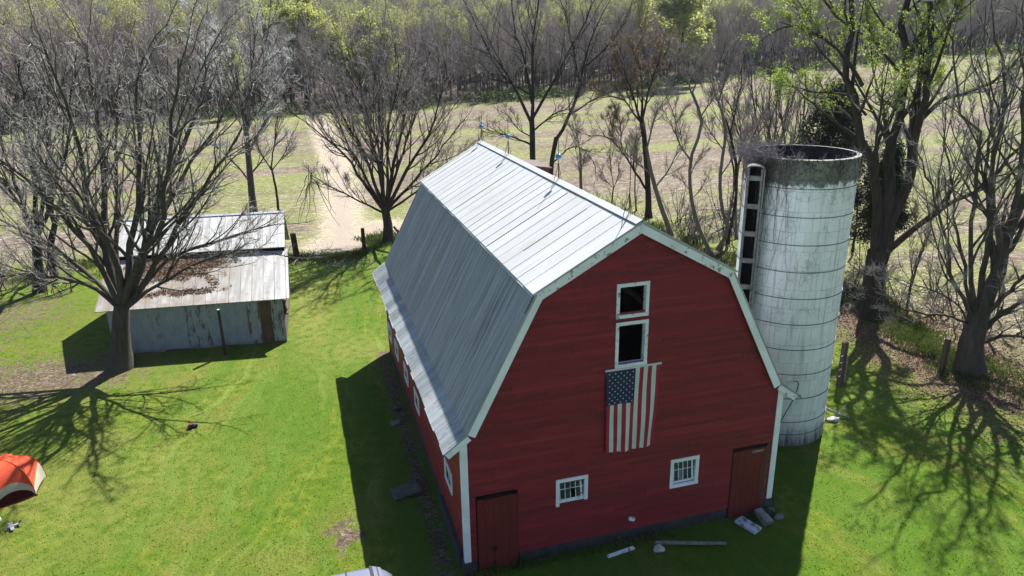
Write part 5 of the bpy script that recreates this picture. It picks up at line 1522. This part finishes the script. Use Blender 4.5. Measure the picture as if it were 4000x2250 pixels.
([(0.38,0.0,5.92),(-1.02,-0.67,9.82),(-1.81,-1.33,13.31),(-3.33,-2.0,16.3)],0.16,0.03),
([(0.18,0.0,5.04),(-0.41,0.67,8.25),(-0.3,1.33,11.65),(0.59,2.0,14.78)],0.14,0.03),
([(0.55,0.0,6.88),(-0.08,-0.33,10.63),(-1.03,-0.67,14.06),(-1.68,-1.0,16.9)],0.14,0.03),
]),
'sapling':((26.82, 16.45, -0.5),[
([(0.0,0.0,-0.0),(0.31,0.0,2.55),(0.73,0.0,4.46)],0.09,0.05),
([(0.74,0.0,4.41),(0.66,0.0,5.96),(0.89,0.0,7.42)],0.04,0.015),
([(0.48,0.0,3.45),(-0.39,0.0,4.98),(-0.79,0.0,5.98)],0.035,0.012),
]),
}

grow_tree('maple_tree', TREES['yard_maple'], 1, 'big bare spreading maple standing right in front of the metal shed', BK_MAPLE, TW_GREY, per=(8, 6, 3), l3=0.6, up=(0.09, 0.06, 0.05), dens=1.15)
grow_tree('bare_tree', TREES['far_left_tree'], 2, 'dark bare tree left of the shed with a many limbed grey crown', BK_DARK, TW_GREY, per=(7, 6, 3), dens=1.15)
grow_tree('bare_tree', TREES['second_left_tree'], 3, 'thinner bare tree tucked just behind the dark tree left of the shed', BK_DARK, TW_GREY, per=(7, 6, 3), dens=1.15)
grow_tree('bare_tree', TREES['pale_top_tree'], 4, 'tall bare tree behind the shed with whitish upper branches', BK_MAPLE, TW_PALE, per=(7, 6, 3), l3=0.7, ang1=(0.5, 1.0), dens=1.15)
grow_tree('slim_tree', TREES['slim_tree'], 5, 'slim bare young tree behind the right end of the shed', BK_BROWN, TW_PURPLE, per=(7, 5, 3), dens=1.15)
grow_tree('maple_tree', TREES['track_maple'], 6, 'round crowned bare maple beside the dirt track and barn', BK_BROWN, TW_PURPLE, per=(9, 6, 4), l3=0.6, droop=1, dens=1.15)
grow_tree('walnut_tree', TREES['black_walnut'], 7, 'tall black trunked bare tree rising behind the barn ridge', BK_DARK, TW_DARK, per=(7, 6, 3), l3=0.6, ang1=(0.5, 1.1), up=(0.06, 0.05, 0.05), dens=1.15)
grow_tree('walnut_tree', TREES['leaning_walnut'], 8, 'black bare tree leaning right, beside the tall one behind the barn', BK_DARK, TW_DARK, per=(7, 6, 3), l3=0.6, ang1=(0.5, 1.1), up=(0.06, 0.05, 0.05), dens=1.15)
grow_tree('budding_tree', TREES['budding_tree'], 9, 'tree with a rusty budding crown and one crooked low limb behind the barn', BK_DARK, TW_BROWN, per=(7, 6, 5), leaf=LF_BUD, leafn=6000, leafsize=0.042, leafmin=9.0, l3=0.5, dens=1.15)
grow_tree('stooping_tree', TREES['stooping_tree'], 10, 'grey brown tree stooping left behind the barn gable', BK_PALE, TW_PURPLE, per=(7, 5, 3), dens=1.15)
grow_tree('crooked_tree', TREES['crooked_tree'], 11, 'thin crooked pale tree just left of the silo, kinked left', BK_PALE, TW_PURPLE, per=(7, 5, 3), dens=1.15)
grow_tree('crooked_tree', TREES['wavy_tree'], 12, 'thin wavy tree nearest the silo ladder, bulging right at its foot', BK_PALE, TW_PURPLE, per=(7, 5, 3), dens=1.15)
grow_tree('slim_tree', TREES['silo_side_tree'], 13, 'straight slim dark tree half hidden at the left edge of the silo', BK_DARK, TW_PURPLE, per=(7, 5, 3), dens=1.15)
grow_tree('thicket_tree', TREES['thicket_tree'], 14, 'many stemmed bare vase shaped tree right behind the silo mouth', BK_BROWN, TW_PURPLE, per=(6, 5, 3), sub=5, ang1=(0.25, 0.6), up=(0.14, 0.1, 0.08), dens=1.15)
grow_tree('thicket_tree', TREES['thicket_tree2'], 15, 'smaller many stemmed bare tree between the silo and the dark evergreen', BK_BROWN, TW_PURPLE, per=(6, 5, 3), sub=5, ang1=(0.25, 0.6), up=(0.14, 0.1, 0.08), dens=1.15)
grow_tree('cottonwood_tree', TREES['triple_trunk_tree'], 16, 'massive triple trunked tree with fresh green leaves right of the silo', BK_COTTON, TW_DARK, per=(6, 5, 4), sub=3, flare=0.22, l3=0.5, leaf=LF_SPRING, leafn=42000, leafsize=0.038, leafmin=11.5, trunk_pts=14, l1start=0.35, ang1=(0.5, 1.1), dens=1.15)
grow_tree('maple_tree', TREES['leaning_maple'], 17, 'thick bare maple leaning right at the right edge of the yard', BK_MAPLE, TW_GREY, per=(5, 5, 4), sub=3, l3=0.5, trunk_pts=14, dens=1.15)
grow_tree('sapling', TREES['sapling'], 18, 'thin leaning sapling between the two big right hand trees', BK_BROWN, TW_BROWN, per=(7, 5, 4), l3=0.3)

# dead vines hanging from the round maple's lowest left limb
vm = [o for o in COL.objects if o.get('label', '').startswith('round crowned bare maple')][0]
r = np.random.default_rng(99); hv = []
for i in range(9):
    p = np.array([[-5.6 + r.normal(0, 0.9), r.normal(-0.8, 0.7), 6.2 + r.normal(0, 0.5)]]); L = r.uniform(1.2, 4.2); q = [p[0]]
    d = np.array([r.normal(0, 0.25), 0, -1.0])
    for s in range(6): q.append(q[-1] + (d + r.normal(0, 0.16, 3)) * L / 6)
    hv.append(to_world(np.array(q)))
V, F = tubes(np.array(hv), np.tile(np.linspace(0.035, 0.012, 7), (9, 1)), 5); np_mesh('hanging_vine', V, F, [BK_DARK], vm)
# bare brush along the fence line
def brush(x, y, h, n, seed, label='bare twiggy brush on the fence line behind the barn', group='bare brush along the fence line behind the barn'):
    r = np.random.default_rng(seed); root = empty('brush', (x, y, ground_z(x, y)), label=label, cat='shrub', group=group)
    P = np.zeros((n, 7, 3)); P[:, 0] = r.normal(0, 0.45, (n, 3)) * np.array([1, 1, 0]) - np.array([0, 0, 0.1]); d = nrmz(r.normal(0, 0.35, (n, 3)) + np.array([0, 0, 1]))
    L = h * r.uniform(0.5, 1.1, (n, 1)) / 6
    for s in range(6):
        d = nrmz(d + r.normal(0, 0.13, (n, 3))); P[:, s + 1] = P[:, s] + d * L
    Rr = np.tile(np.linspace(0.035, 0.012, 7), (n, 1)); V, F = tubes(P, Rr, 5); np_mesh('stems', V, F, [BK_BROWN], root)
    c1, q1 = spawn(r, P, Rr, 7, (0.25, 1), (0.4, 1.0), (0.2, 0.45), 4, 0.06, 0.16, 0.7, 0.008)
    c2, q2 = spawn(r, c1, q1, 5, (0.1, 1), (0.4, 1.0), 0.45, 3, 0.05, 0.18, 0.7, 0.006)
    V, F = merge([tubes(c1, np.maximum(q1, 0.009), 3), tubes(c2, np.maximum(q2, 0.007), 3)]); np_mesh('crown', V, F, [TW_PURPLE], root)
for i, (x, y, h, n) in enumerate(((16.8, 44.0, 3.5, 9), (19.2, 43.0, 3.8, 9), (22.6, 39.0, 4.2, 12), (21.5, 34.6, 3.4, 16), (20.6, 32.0, 3.0, 12), (22.6, 29.0, 5.0, 12), (24.0, 25.5, 5.0, 12), (25.5, 35.0, 5.5, 10), (24.0, 21.5, 4.0, 12), (12.5, 45.2, 3.6, 8))): brush(x, y, h, n, 200 + i)
for i, (x, y, h, n) in enumerate(((-26.0, 35.0, 2.8, 12), (-30.5, 36.5, 3.4, 14), (-24.0, 39.0, 3.0, 12), (-33.0, 34.0, 3.6, 14), (-21.5, 36.5, 3.0, 10), (-29.0, 41.0, 4.0, 14), (-36.0, 38.5, 4.0, 14))):
    brush(x, y, h, n, 230 + i, 'bare twiggy brush round the dark trees left of the shed', 'bare brush left of the shed')
for i, (x, y, h, n) in enumerate(((25.2, 17.2, 3.2, 10), (26.2, 13.0, 2.6, 10), (24.6, 10.2, 2.4, 10), (27.4, 20.4, 3.6, 12), (29.6, 17.0, 3.0, 10), (25.0, 3.4, 2.6, 10), (28.5, 9.0, 2.6, 10), (23.2, 17.8, 2.6, 10))):
    brush(x, y, h, n, 260 + i, 'bare twiggy brush under the big trees right of the silo', 'bare brush under the right hand trees')

# thin saplings along the fence line: copies of the slim and crooked trees
def dup(root, loc, rz, sc, label, group):
    c = root.copy(); COL.objects.link(c); c.location = loc; c.rotation_euler = (0, 0, rz); c.scale = (sc, sc, sc); c['label'] = label; c['group'] = group
    for ch in root.children:
        d = ch.copy(); COL.objects.link(d); d.parent = c
    return c
slim = [o for o in COL.objects if not o.parent and o.name.split('.')[0] in ('slim_tree', 'crooked_tree', 'stooping_tree')]
r = np.random.default_rng(123)
for i, (x, y) in enumerate(((25.6, 15.2), (27.2, 11.5), (29.5, 21.5), (31.0, 14.0), (26.4, 5.0))):
    dup(slim[i % len(slim)], (x, y, ground_z(x, y)), r.uniform(0, 6.28), r.uniform(0.45, 0.75), 'thin bare sapling among the big trees right of the silo', 'thin bare saplings among the right hand trees')
for i, (x, y) in enumerate(((18.2, 43.6), (23.6, 37.2), (24.6, 32.5), (23.3, 26.2), (28.0, 25.5), (30.5, 36.5), (33.5, 41.0), (21.4, 45.0), (29.5, 31.0), (27.5, 38.5), (31.0, 26.5), (16.0, 45.8))):
    dup(slim[i % len(slim)], (x, y, ground_z(x, y)), r.uniform(0, 6.28), r.uniform(0.5, 0.85), 'thin bare sapling in the straggle of trees behind the barn and silo', 'thin bare saplings behind the barn and silo')

# evergreen cedars: dark, ragged, sprays of scale leaves round a hidden trunk
def cedar(x, y, h, w, label, seed, bare=0.2, clumps=520, per=120):
    r = np.random.default_rng(seed)
    z = ground_z(x, y)
    root = empty('cedar_tree', (x, y, z), label=label, cat='tree')
    P = resample([(0, 0, -0.2), (0.1, 0, h * 0.5), (0, 0.1, h)], 10)
    V, F = tubes(P[None], np.linspace(0.22, 0.03, 10)[None], 8); np_mesh('trunk', V, F, [BK_BROWN], root, smooth=True)
    t = 1 - (1 - r.uniform(0, 1, clumps)) ** 0.8; a = r.uniform(0, 2 * np.pi, clumps)
    t = bare + (1 - bare) * t
    lob = 1 + 0.30 * np.sin(a * 3 + t * 9) + 0.22 * np.sin(t * 31 + a)
    rad = w * (np.clip(1.05 - t, 0.02, 1) ** 0.75) * lob * r.uniform(0.35, 1.0, clumps) ** 0.5
    C = np.stack([rad * np.cos(a), rad * np.sin(a), t * h], 1)
    Q = np.repeat(C, per, 0) + r.normal(0, 1, (clumps * per, 3)) * np.array([0.20, 0.20, 0.26])
    V, F = leaf_quads(Q, np.array([0, 0, 0.3]), 0.065, 1.2, seed)
    np_mesh('crown', V, F, [LF_CEDAR], root)
    # bough wood
    B = np.zeros((clumps, 5, 3)); s = np.linspace(0, 1, 5)[None, :, None]
    st = np.stack([0 * t, 0 * t, t * h - rad * 0.25], 1)
    B = st[:, None] + (C - st)[:, None] * s
    V, F = tubes(B, np.tile(np.linspace(0.03, 0.008, 5), (clumps, 1)), 3); np_mesh('boughs', V, F, [BK_BROWN], root)
    return root

cedar(25.0, 23.0, 12.9, 4.2, 'dark green conical evergreen rising behind the silo mouth', 31)
cedar(26.6, 19.2, 9.4, 1.9, 'dark evergreen half hidden behind the triple trunked tree', 32, clumps=200, bare=0.45)

# dead vines on the silo rim and chute (one tangled plant)
r = np.random.default_rng(41)
M_VINE = simple('dead_vine', (0.105, 0.085, 0.082), 0.9, 0.4, 4.0)
M_VINE2 = simple('grey_vine', (0.27, 0.235, 0.24), 0.9, 0.35, 4.0)
starts = []; dirs = []
def rimpt(a, rr_, z): return np.array([SX + rr_ * math.cos(a), SY + rr_ * math.sin(a), z])
zt = SZ - 0.5
roots_ = []
for i in range(190):                              # hanging down the outside, thick by the chute
    a = math.radians(r.choice([r.normal(200, 14), r.uniform(190, 330), r.normal(180, 18)], p=[0.45, 0.3, 0.25]))
    n = 7; L = abs(r.normal(0, 1)) * (0.55 if math.degrees(a) > 222 else 2.0) + 0.2
    p = [rimpt(a, SR + 0.05, zt + 0.02)]
    for s in range(n):
        a += r.normal(0, 0.045); p.append(rimpt(a, SR + 0.05 + abs(r.normal(0, 0.02)) + (0.10 if 185 < math.degrees(a) < 210 else 0), zt - L * (s + 1) / n))
    roots_.append(p)
P = np.array(roots_); parts = [tubes(P, np.tile(np.linspace(0.010, 0.004, 8), (len(P), 1)), 3)]
q = []
for i in range(560):                              # brush along the rim, over the edge and inside
    a = math.radians(r.choice([r.normal(178, 26), r.uniform(0, 360), r.normal(110, 45)], p=[0.62, 0.10, 0.28]))
    p0 = rimpt(a, SR - 0.07 + r.normal(0, 0.08), zt); d = nrmz(np.array([math.cos(a) * r.normal(0.3, 0.7), math.sin(a) * r.normal(0.3, 0.7), r.uniform(-0.1, 0.9)]) + r.normal(0, 0.45, 3))
    L = r.uniform(0.15, 0.62) * (1.25 if 140 < math.degrees(a) < 215 else 0.9); p = [p0]
    for s in range(4):
        d = nrmz(d + r.normal(0, 0.35, 3) + np.array([0, 0, -0.08])); p.append(p[-1] + d * L / 4)
    q.append(p)
Q = np.array(q); Qr = np.tile(np.linspace(0.011, 0.005, 5), (len(Q), 1))
tw, twr = spawn(r, Q, Qr, 3, (0.2, 1.0), (0.5, 1.3), 0.28, 3, 0.0, 0.35, 0.8, 0.005)
parts2 = [tubes(Q, Qr, 3), tubes(tw, np.maximum(twr, 0.005), 3)]
q = []
for i in range(700):                              # dark tangle inside the mouth
    a = r.uniform(0, 2 * np.pi); rr_ = SR * math.sqrt(r.uniform(0, 0.86)); p0 = np.array([SX + rr_ * math.cos(a), SY + rr_ * math.sin(a), zt - r.uniform(1.6, 3.2)])
    d = nrmz(r.normal(0, 1, 3) + np.array([0, 0, 0.5])); p = [p0]
    for s in range(4):
        d = nrmz(d + r.normal(0, 0.4, 3)); w = p[-1] + d * 0.2
        rad = math.hypot(w[0] - SX, w[1] - SY)
        if rad > SR - 0.22: w[:2] = np.array([SX, SY]) + (w[:2] - np.array([SX, SY])) * (SR - 0.22) / rad
        p.append(w)
    q.append(p)
Q = np.array(q); parts.append(tubes(Q, np.full(Q.shape[:2], 0.011), 3))
V, F = merge(parts); V2, F2 = merge(parts2)
o = np_mesh('dead_vine', np.vstack([V, V2]), np.vstack([F, F2 + len(V)]), [M_VINE, M_VINE2], mi=np.concatenate([np.zeros(len(F), int), np.ones(len(F2), int)]))
tag(o, 'tangle of dead vines over the silo rim and down its ladder side', 'vine')

# ================================================================= WOODLAND
def wood_proto(kind, seed):
    """15 m woodland tree as (trunk V,F), (crown V,F)"""
    r = np.random.default_rng(seed)
    h = 15.0
    P = resample([(0, 0, -0.6), (r.normal(0, .2), r.normal(0, .2), h * 0.35), (r.normal(0, .5), r.normal(0, .5), h * 0.7), (r.normal(0, .6), r.normal(0, .6), h * 0.97)], 12)[None]
    Rr = np.linspace(0.24, 0.05, 12)[None]
    spread = (0.5, 1.0) if kind not in ('leafy', 'full') else (0.6, 1.15)
    c1, q1 = spawn(r, P, Rr, 26, (0.28, 1.0), spread, 6.2, 6, 0.14, 0.12, 0.6, 0.03, taper_len=0.5)
    c2, q2 = spawn(r, c1, q1, 6, (0.15, 1.0), (0.4, 0.9), 2.5, 4, 0.10, 0.15, 0.65, 0.018)
    c3, q3 = spawn(r, c2, q2, 4, (0.1, 1.0), (0.35, 0.9), 1.1, 2, 0.08, 0.18, 0.7, 0.012)
    tv = merge([tubes(P, Rr, 6), tubes(c1[::2], q1[::2], 4)])
    cv = merge([tubes(c1[1::2], np.maximum(q1[1::2], 0.03), 3), tubes(c2, np.maximum(q2, 0.02), 3), tubes(c3, np.maximum(q3, 0.014), 3)])
    mi = np.zeros(len(cv[1]), int)
    if kind in ('leafy', 'bud', 'full'):
        n = {'leafy': 8000, 'full': 8500, 'bud': 4200}[kind]
        tips = np.concatenate([c3[:, 1], c3[:, 2]])
        sel = tips[r.integers(0, len(tips), n)] + r.normal(0, 0.35, (n, 3))
        lv = leaf_quads(sel, np.array([0, 0, 1.0]), 0.11 if kind == 'bud' else 0.17, 0.8, seed)
        nv = len(cv[0])
        cv = (np.vstack([cv[0], lv[0]]), np.vstack([cv[1], lv[1] + nv]))
        mi = np.concatenate([mi, np.ones(len(lv[1]), int)])
    return tv, cv, mi
def woodtwig(name, cols):
    m = MT(name, 0.85, 0.15); o_ = m.objrand()
    m.col(m.mix(m.step(m.noise(0.5, detail=2), 0.35, 0.65), m.ramp(o_, [(0.0, cols[0]), (0.5, cols[1]), (1.0, cols[2])]), cols[1])); return m.mat
TW_WOOD = woodtwig('wood_twig', ((0.20, 0.155, 0.145), (0.40, 0.34, 0.33), (0.64, 0.56, 0.50)))
BK_WOOD = bark('wood_bark', (0.060, 0.052, 0.048), (0.165, 0.150, 0.140))
KINDS = [('bare', 51), ('bare', 52), ('bare', 53), ('bare', 54), ('bare', 57), ('bud', 55), ('leafy', 56), ('leafy', 58), ('full', 59)]
PROT = []
for kind, sd in KINDS:
    tv, cv, mi = wood_proto(kind, sd)
    lm = {'bud': LF_YELLOW, 'leafy': LF_YELLOW, 'full': LF_YELLOW}.get(kind)
    t_ = np_mesh('trunk', tv[0], tv[1], [BK_WOOD], link=False, smooth=True).data
    c_ = np_mesh('crown', cv[0], cv[1], [TW_WOOD] + ([lm] if lm else []), mi=mi if lm else None, link=False).data
    PROT.append((t_, c_))
r = np.random.default_rng(77)
# candidate spots through the wood, seen sector only
pts = []
def polar(a, rad): return CAM[0] + rad * math.sin(R(a)), CAM[1] + rad * math.cos(R(a))
for i in range(60000):
    a = r.uniform(-24, 56); rad = math.sqrt(r.uniform(140 ** 2, 760 ** 2)); e = rad - np.interp(a, AZT, R0T)
    if e < 1: continue
    if r.uniform() > (1.0 if e < 60 else 0.62): continue
    pts.append((a, rad, e))
# thin to one tree per cell
cells = {}; keep = []
for a, rad, e in pts:
    x, y = polar(a, rad); s = 4.4 if e < 70 else 5.2
    c = (int(x / s), int(y / s), s)
    if c in cells: continue
    cells[c] = 1; keep.append((rad, a, e, x, y))
keep.sort(key=lambda q: q[2])
front = keep[:272]; rest = keep[272:]
G_BARE = 'bare trees along the front of the far wood'
def wood_tree(x, y, p, s, label, group, name='woodland_tree'):
    z = ground_z(x, y)
    root = empty(name, (x, y, z), r.uniform(0, 6.28), label=label, cat='tree', group=group)
    root.scale = (s[0], s[0], s[1])
    for nm, me in zip(('trunk', 'crown'), PROT[p]):
        o = bpy.data.objects.new(nm, me); COL.objects.link(o); o.parent = root
    return root
for rad, a, e, x, y in front:
    p = int(r.choice([0, 1, 2, 3, 4]))
    wood_tree(x, y, p, (r.uniform(0.8, 1.15), r.uniform(0.78, 1.22)), 'bare grey brown tree standing in the front rows of the far wood', G_BARE)
def spot(px, e):
    """azimuth of a photo column -> a place e metres inside the wood"""
    a = 15.58 + math.degrees(math.atan((px * 4000 / 2576 - 2000) / 2845.38 / math.cos(R(12))))
    rad = np.interp(a, AZT, R0T) + e
    return polar(a, rad)
G_LEAF = 'yellow green leafing trees in the middle of the far wood'
for i, (px, e, sc) in enumerate(((735, 22, 1.2), (768, 24, 1.28), (805, 22, 1.25), (840, 20, 1.2), (868, 12, 1.08), (895, 6, 0.98), (945, 12, 1.2), (975, 2, 0.9), (1015, 3, 0.95), (770, 55, 1.45), (830, 60, 1.5))):
    x, y = spot(px, e); wood_tree(x, y, 6 + i % 2, (sc, sc), 'yellow green leafing tree among bare ones left of the middle of the wood', G_LEAF, 'leafing_tree')
x, y = spot(1688, -4); wood_tree(x, y, 8, (2.05, 1.66), 'bright yellow green round crowned tree in the wood above the barn gable', None, 'leafing_tree')
x, y = spot(1748, 2); wood_tree(x, y, 7, (0.8, 0.9), 'smaller pale green tree just right of the bright round one', None, 'leafing_tree')
x, y = spot(1600, 12); wood_tree(x, y, 5, (1.3, 1.6), 'tall faintly green budding tree left of the bright round one', None, 'leafing_tree')
x, y = spot(1875, 60); wood_tree(x, y, 5, (1.2, 1.3), 'hazy green budding tree in the wood above the silo', None, 'leafing_tree')
x, y = spot(640, -4); wood_tree(x, y, 7, (0.6, 0.85), 'slender yellow green tree seen behind the whitish topped tree', None, 'leafing_tree')

# the rest of the wood reads as one mass
rest = np.array([(x, y, 0) for _, a, e, x, y in rest])
rest[:, 2] = terrain(rest[:, 0], rest[:, 1])
me = bpy.data.meshes.new('woodland'); me.vertices.add(len(rest)); me.vertices.foreach_set('co', rest.astype(np.float32).ravel()); me.update()
wood = bpy.data.objects.new('woodland', me); COL.objects.link(wood)
tag(wood, 'mass of bare grey purple woodland climbing the hill behind the field', 'woodland', kind='stuff')
ng = bpy.data.node_groups.new('woodland_scatter', 'GeometryNodeTree')
ng.interface.new_socket('Geometry', in_out='INPUT', socket_type='NodeSocketGeometry'); ng.interface.new_socket('Geometry', in_out='OUTPUT', socket_type='NodeSocketGeometry')
gi = ng.nodes.new('NodeGroupInput'); go = ng.nodes.new('NodeGroupOutput')
jn = ng.nodes.new('GeometryNodeJoinGeometry')
first = {}
for o in COL.objects:
    if o.parent and o.data and o.name.split('.')[0] in ('trunk', 'crown'):
        first.setdefault(o.data.name, o)
weights = [0, 1, 2, 5, 3, 4, 0, 1, 5, 2, 3, 5, 4, 5]
for p in weights[::-1]:
    jj = ng.nodes.new('GeometryNodeJoinGeometry')
    for me_ in PROT[p]:
        oi = ng.nodes.new('GeometryNodeObjectInfo'); oi.transform_space = 'ORIGINAL'
        oi.inputs['Object'].default_value = first[me_.name]
        ng.links.new(oi.outputs['Geometry'], jj.inputs[0])
    g2i = ng.nodes.new('GeometryNodeGeometryToInstance'); ng.links.new(jj.outputs[0], g2i.inputs[0]); ng.links.new(g2i.outputs[0], jn.inputs[0])
iop = ng.nodes.new('GeometryNodeInstanceOnPoints'); iop.inputs['Pick Instance'].default_value = True
ng.links.new(gi.outputs[0], iop.inputs['Points']); ng.links.new(jn.outputs[0], iop.inputs['Instance'])
ri = ng.nodes.new('FunctionNodeRandomValue'); ri.data_type = 'INT'
[s for s in ri.inputs if s.name == 'Min' and s.type == 'INT'][0].default_value = 0
[s for s in ri.inputs if s.name == 'Max' and s.type == 'INT'][0].default_value = len(weights) - 1
ng.links.new([s for s in ri.outputs if s.type == 'INT'][0], iop.inputs['Instance Index'])
rv = ng.nodes.new('FunctionNodeRandomValue'); rv.data_type = 'FLOAT_VECTOR'
rv.inputs[0].default_value = (0, 0, 0); rv.inputs[1].default_value = (0, 0, 6.28)
ng.links.new(rv.outputs[0], iop.inputs['Rotation'])
rs = ng.nodes.new('FunctionNodeRandomValue'); rs.data_type = 'FLOAT_VECTOR'
rs.inputs[0].default_value = (0.85, 0.85, 0.8); rs.inputs[1].default_value = (1.25, 1.25, 1.25); rs.inputs['Seed'].default_value = 5
ng.links.new(rs.outputs[0], iop.inputs['Scale'])
ng.links.new(iop.outputs[0], go.inputs[0])
md = wood.modifiers.new('scatter', 'NODES'); md.node_group = ng

# ================================================================= LOW GROWTH
def blades(P, h, w, lean, seed, k=1):
    """one bent triangle-quad blade per point"""
    r = np.random.default_rng(seed); n = len(P)
    a = r.uniform(0, 2 * np.pi, n); s = np.stack([np.cos(a), np.sin(a), 0 * a], 1)
    b = r.uniform(0, 2 * np.pi, n); l = np.stack([np.cos(b), np.sin(b), 0 * b], 1)
    hh = (h * r.uniform(0.5, 1.3, n))[:, None]; ww = (w * r.uniform(0.6, 1.3, n))[:, None]; ln = (lean * r.uniform(0.1, 1.2, n))[:, None] * hh
    up = np.array([0, 0, 1.0])
    V = np.stack([P - s * ww, P + s * ww, P + s * ww * 0.5 + up * hh * 0.62 + l * ln * 0.4, P - s * ww * 0.2 + up * hh + l * ln], 1).reshape(-1, 3)
    return V, np.arange(4 * n).reshape(n, 4)
def scatter(n, fn, seed):
    r = np.random.default_rng(seed)
    x, y, k = fn(r, n)
    x, y = x[k], y[k]
    return np.stack([x, y, terrain(x, y)], 1)
def inside_barn(x, y):
    return ((np.abs(x) < 5.75) & (y > -0.1) & (y < 18.5)) | (np.hypot(x - SX, y - SY) < SR + 0.1)
# short mown blades over the lawn in view (same turf material)
def f_lawn(r, n):
    a = R(1) * r.uniform(-26, 56, n); d = 8 + 44 * r.uniform(0, 1, n) ** 0.8
    x = CAM[0] + d * np.sin(a); y = CAM[1] + d * np.cos(a)
    b, s = seg_dist(np.stack([x, y], 1), FIELD_LINE)
    return x, y, (b * s < -0.6) & ~inside_barn(x, y)
P = scatter(70000, f_lawn, 60)
V, F = blades(P, 0.042, 0.018, 1.5, 59)
q4 = lambda v: np.repeat(v, 4)
tag(np_mesh('grass', V, F, [GM_BLADE], attrs=dict(bd=np.full(len(V), -60.0), td=np.full(len(V), 60.0), ed=np.full(len(V), -60.0), litter=np.full(len(V), -1.0), worn=q4(worn_at(P[:, 0], P[:, 1])))), 'short mown lawn grass around the barn', 'grass', kind='stuff')
# weeds along the fence line and behind the barn
def f_weed(r, n):
    i = r.integers(2, len(FIELD_LINE) - 3, n); t = r.uniform(0, 1, n)
    q = FIELD_LINE[i] * (1 - t[:, None]) + FIELD_LINE[i + 1] * t[:, None] + r.normal(0, 1, (n, 2)) * np.array([1.1, 1.1])
    x, y = q[:, 0], q[:, 1]
    m_ = n // 30; x[:m_] = r.uniform(-5.4, 5.6, m_); y[:m_] = r.uniform(-0.4, -0.09, m_)
    dn = smooth_noise(x, y, 1.1) * 0.5 + 0.45 + 0.4 * smooth_noise(x + 9, y, 0.35)
    dn = np.where(np.hypot(x + 7.2, y - 41) < 2.2, 0.0, dn)
    return x, y, (r.uniform(0, 1, n) < dn) & ~inside_barn(x, y) & (np.abs(y) < 60)
P = scatter(60000, f_weed, 61); V, F = blades(P, 0.30, 0.022, 0.7, 62)
tag(np_mesh('weeds', V, F, [LF_WEED]), 'tall green weeds and grass along the fence line', 'weeds', kind='stuff')
# leaf litter under the right hand trees and at the shed
def f_lit(r, n):
    x = np.concatenate([r.normal(21.5, 2.6, n // 2), r.normal(22.5, 3, n // 2)]); y = np.concatenate([r.normal(5.5, 4, n // 2), r.normal(14, 4.5, n // 2)])
    return x, y, r.uniform(0, 1, n // 2 * 2) < 0.7 + 0.4 * smooth_noise(x, y, 1.4)
P = scatter(60000, f_lit, 65); P[:, 2] += 0.02; V, F = leaf_quads(P, np.array([0, 0, 1.0]), 0.05, 0.45, 66)
tag(np_mesh('leaf_litter', V, F, [M_LEAF]), 'brown leaf litter on the ground under the right hand trees', 'leaves', kind='stuff')
# maize stubble and straw on the field
def f_stub(r, n):
    a = R(1) * r.uniform(-24, 52, n); d = 50 + 150 * r.uniform(0, 1, n) ** 1.5
    x = CAM[0] + d * np.sin(a); y = CAM[1] + d * np.cos(a)
    b, s = seg_dist(np.stack([x, y], 1), FIELD_LINE); t, _ = seg_dist(np.stack([x, y], 1), TRACK)
    dn = 0.55 + 0.5 * smooth_noise(x, y * 2, 0.35)
    return x, y, (b * s > 1.0) & (t > 1.3) & (r.uniform(0, 1, n) < dn) & (edge_r(x, y) < -8)
P = scatter(110000, f_stub, 67); P[:, 2] += 0.02; V, F = leaf_quads(P, np.array([0, 0, 1.0]), 0.11, 0.25, 68)
V = V.reshape(-1, 4, 3); c = V.mean(1, keepdims=True); V[:, 1::2] = c + (V[:, 1::2] - c) * 0.28; V = V.reshape(-1, 3)
tag(np_mesh('crop_stubble', V, F, [simple('straw_bits', (0.50, 0.45, 0.36), 0.9, 0.35, 0.8)]), 'pale broken stalks strewn over the harvested field', 'stubble', kind='stuff')
# undergrowth along the front of the wood
def f_und(r, n):
    a = R(1) * r.uniform(-24, 54, n); d = np.interp(np.degrees(a), AZT, R0T) + r.normal(2, 5, n)
    x = CAM[0] + d * np.sin(a); y = CAM[1] + d * np.cos(a)
    return x, y, r.uniform(0, 1, n) < np.clip(0.25 + smooth_noise(x, y, 0.12) * 0.9, 0, 1)
P = scatter(9000, f_und, 69)
Q = np.repeat(P, 16, 0); r = np.random.default_rng(70); Q = Q + np.abs(r.normal(0, 1, Q.shape)) * np.array([0, 0, 0.9]) + r.normal(0, 0.5, Q.shape) * np.array([1, 1, 0])
V, F = leaf_quads(Q, np.array([0, 0, 1.0]), 0.22, 0.9, 71)
tag(np_mesh('undergrowth', V, F, [LF_WEED]), 'low green undergrowth along the foot of the far wood', 'undergrowth', kind='stuff')

# ================================================================= AIR
hz = MT('haze_air'); hz.n.remove(hz.b)
pv = hz.n.new('ShaderNodeVolumePrincipled')
pv.inputs['Color'].default_value = (0.80, 0.88, 1.0, 1); pv.inputs['Density'].default_value = HAZE = 0.00011
hz.t.links.new(pv.outputs['Volume'], hz.n['Material Output'].inputs['Volume'])
if HAZE > 0:
    mb = MB(); mb.bx(CAM[0] - 1560, CAM[0] + 1560, CAM[1] - 1560, CAM[1] + 1560, -4.5, 88)
    hb = mb.build('haze', hz.mat); tag(hb, kind='stuff')
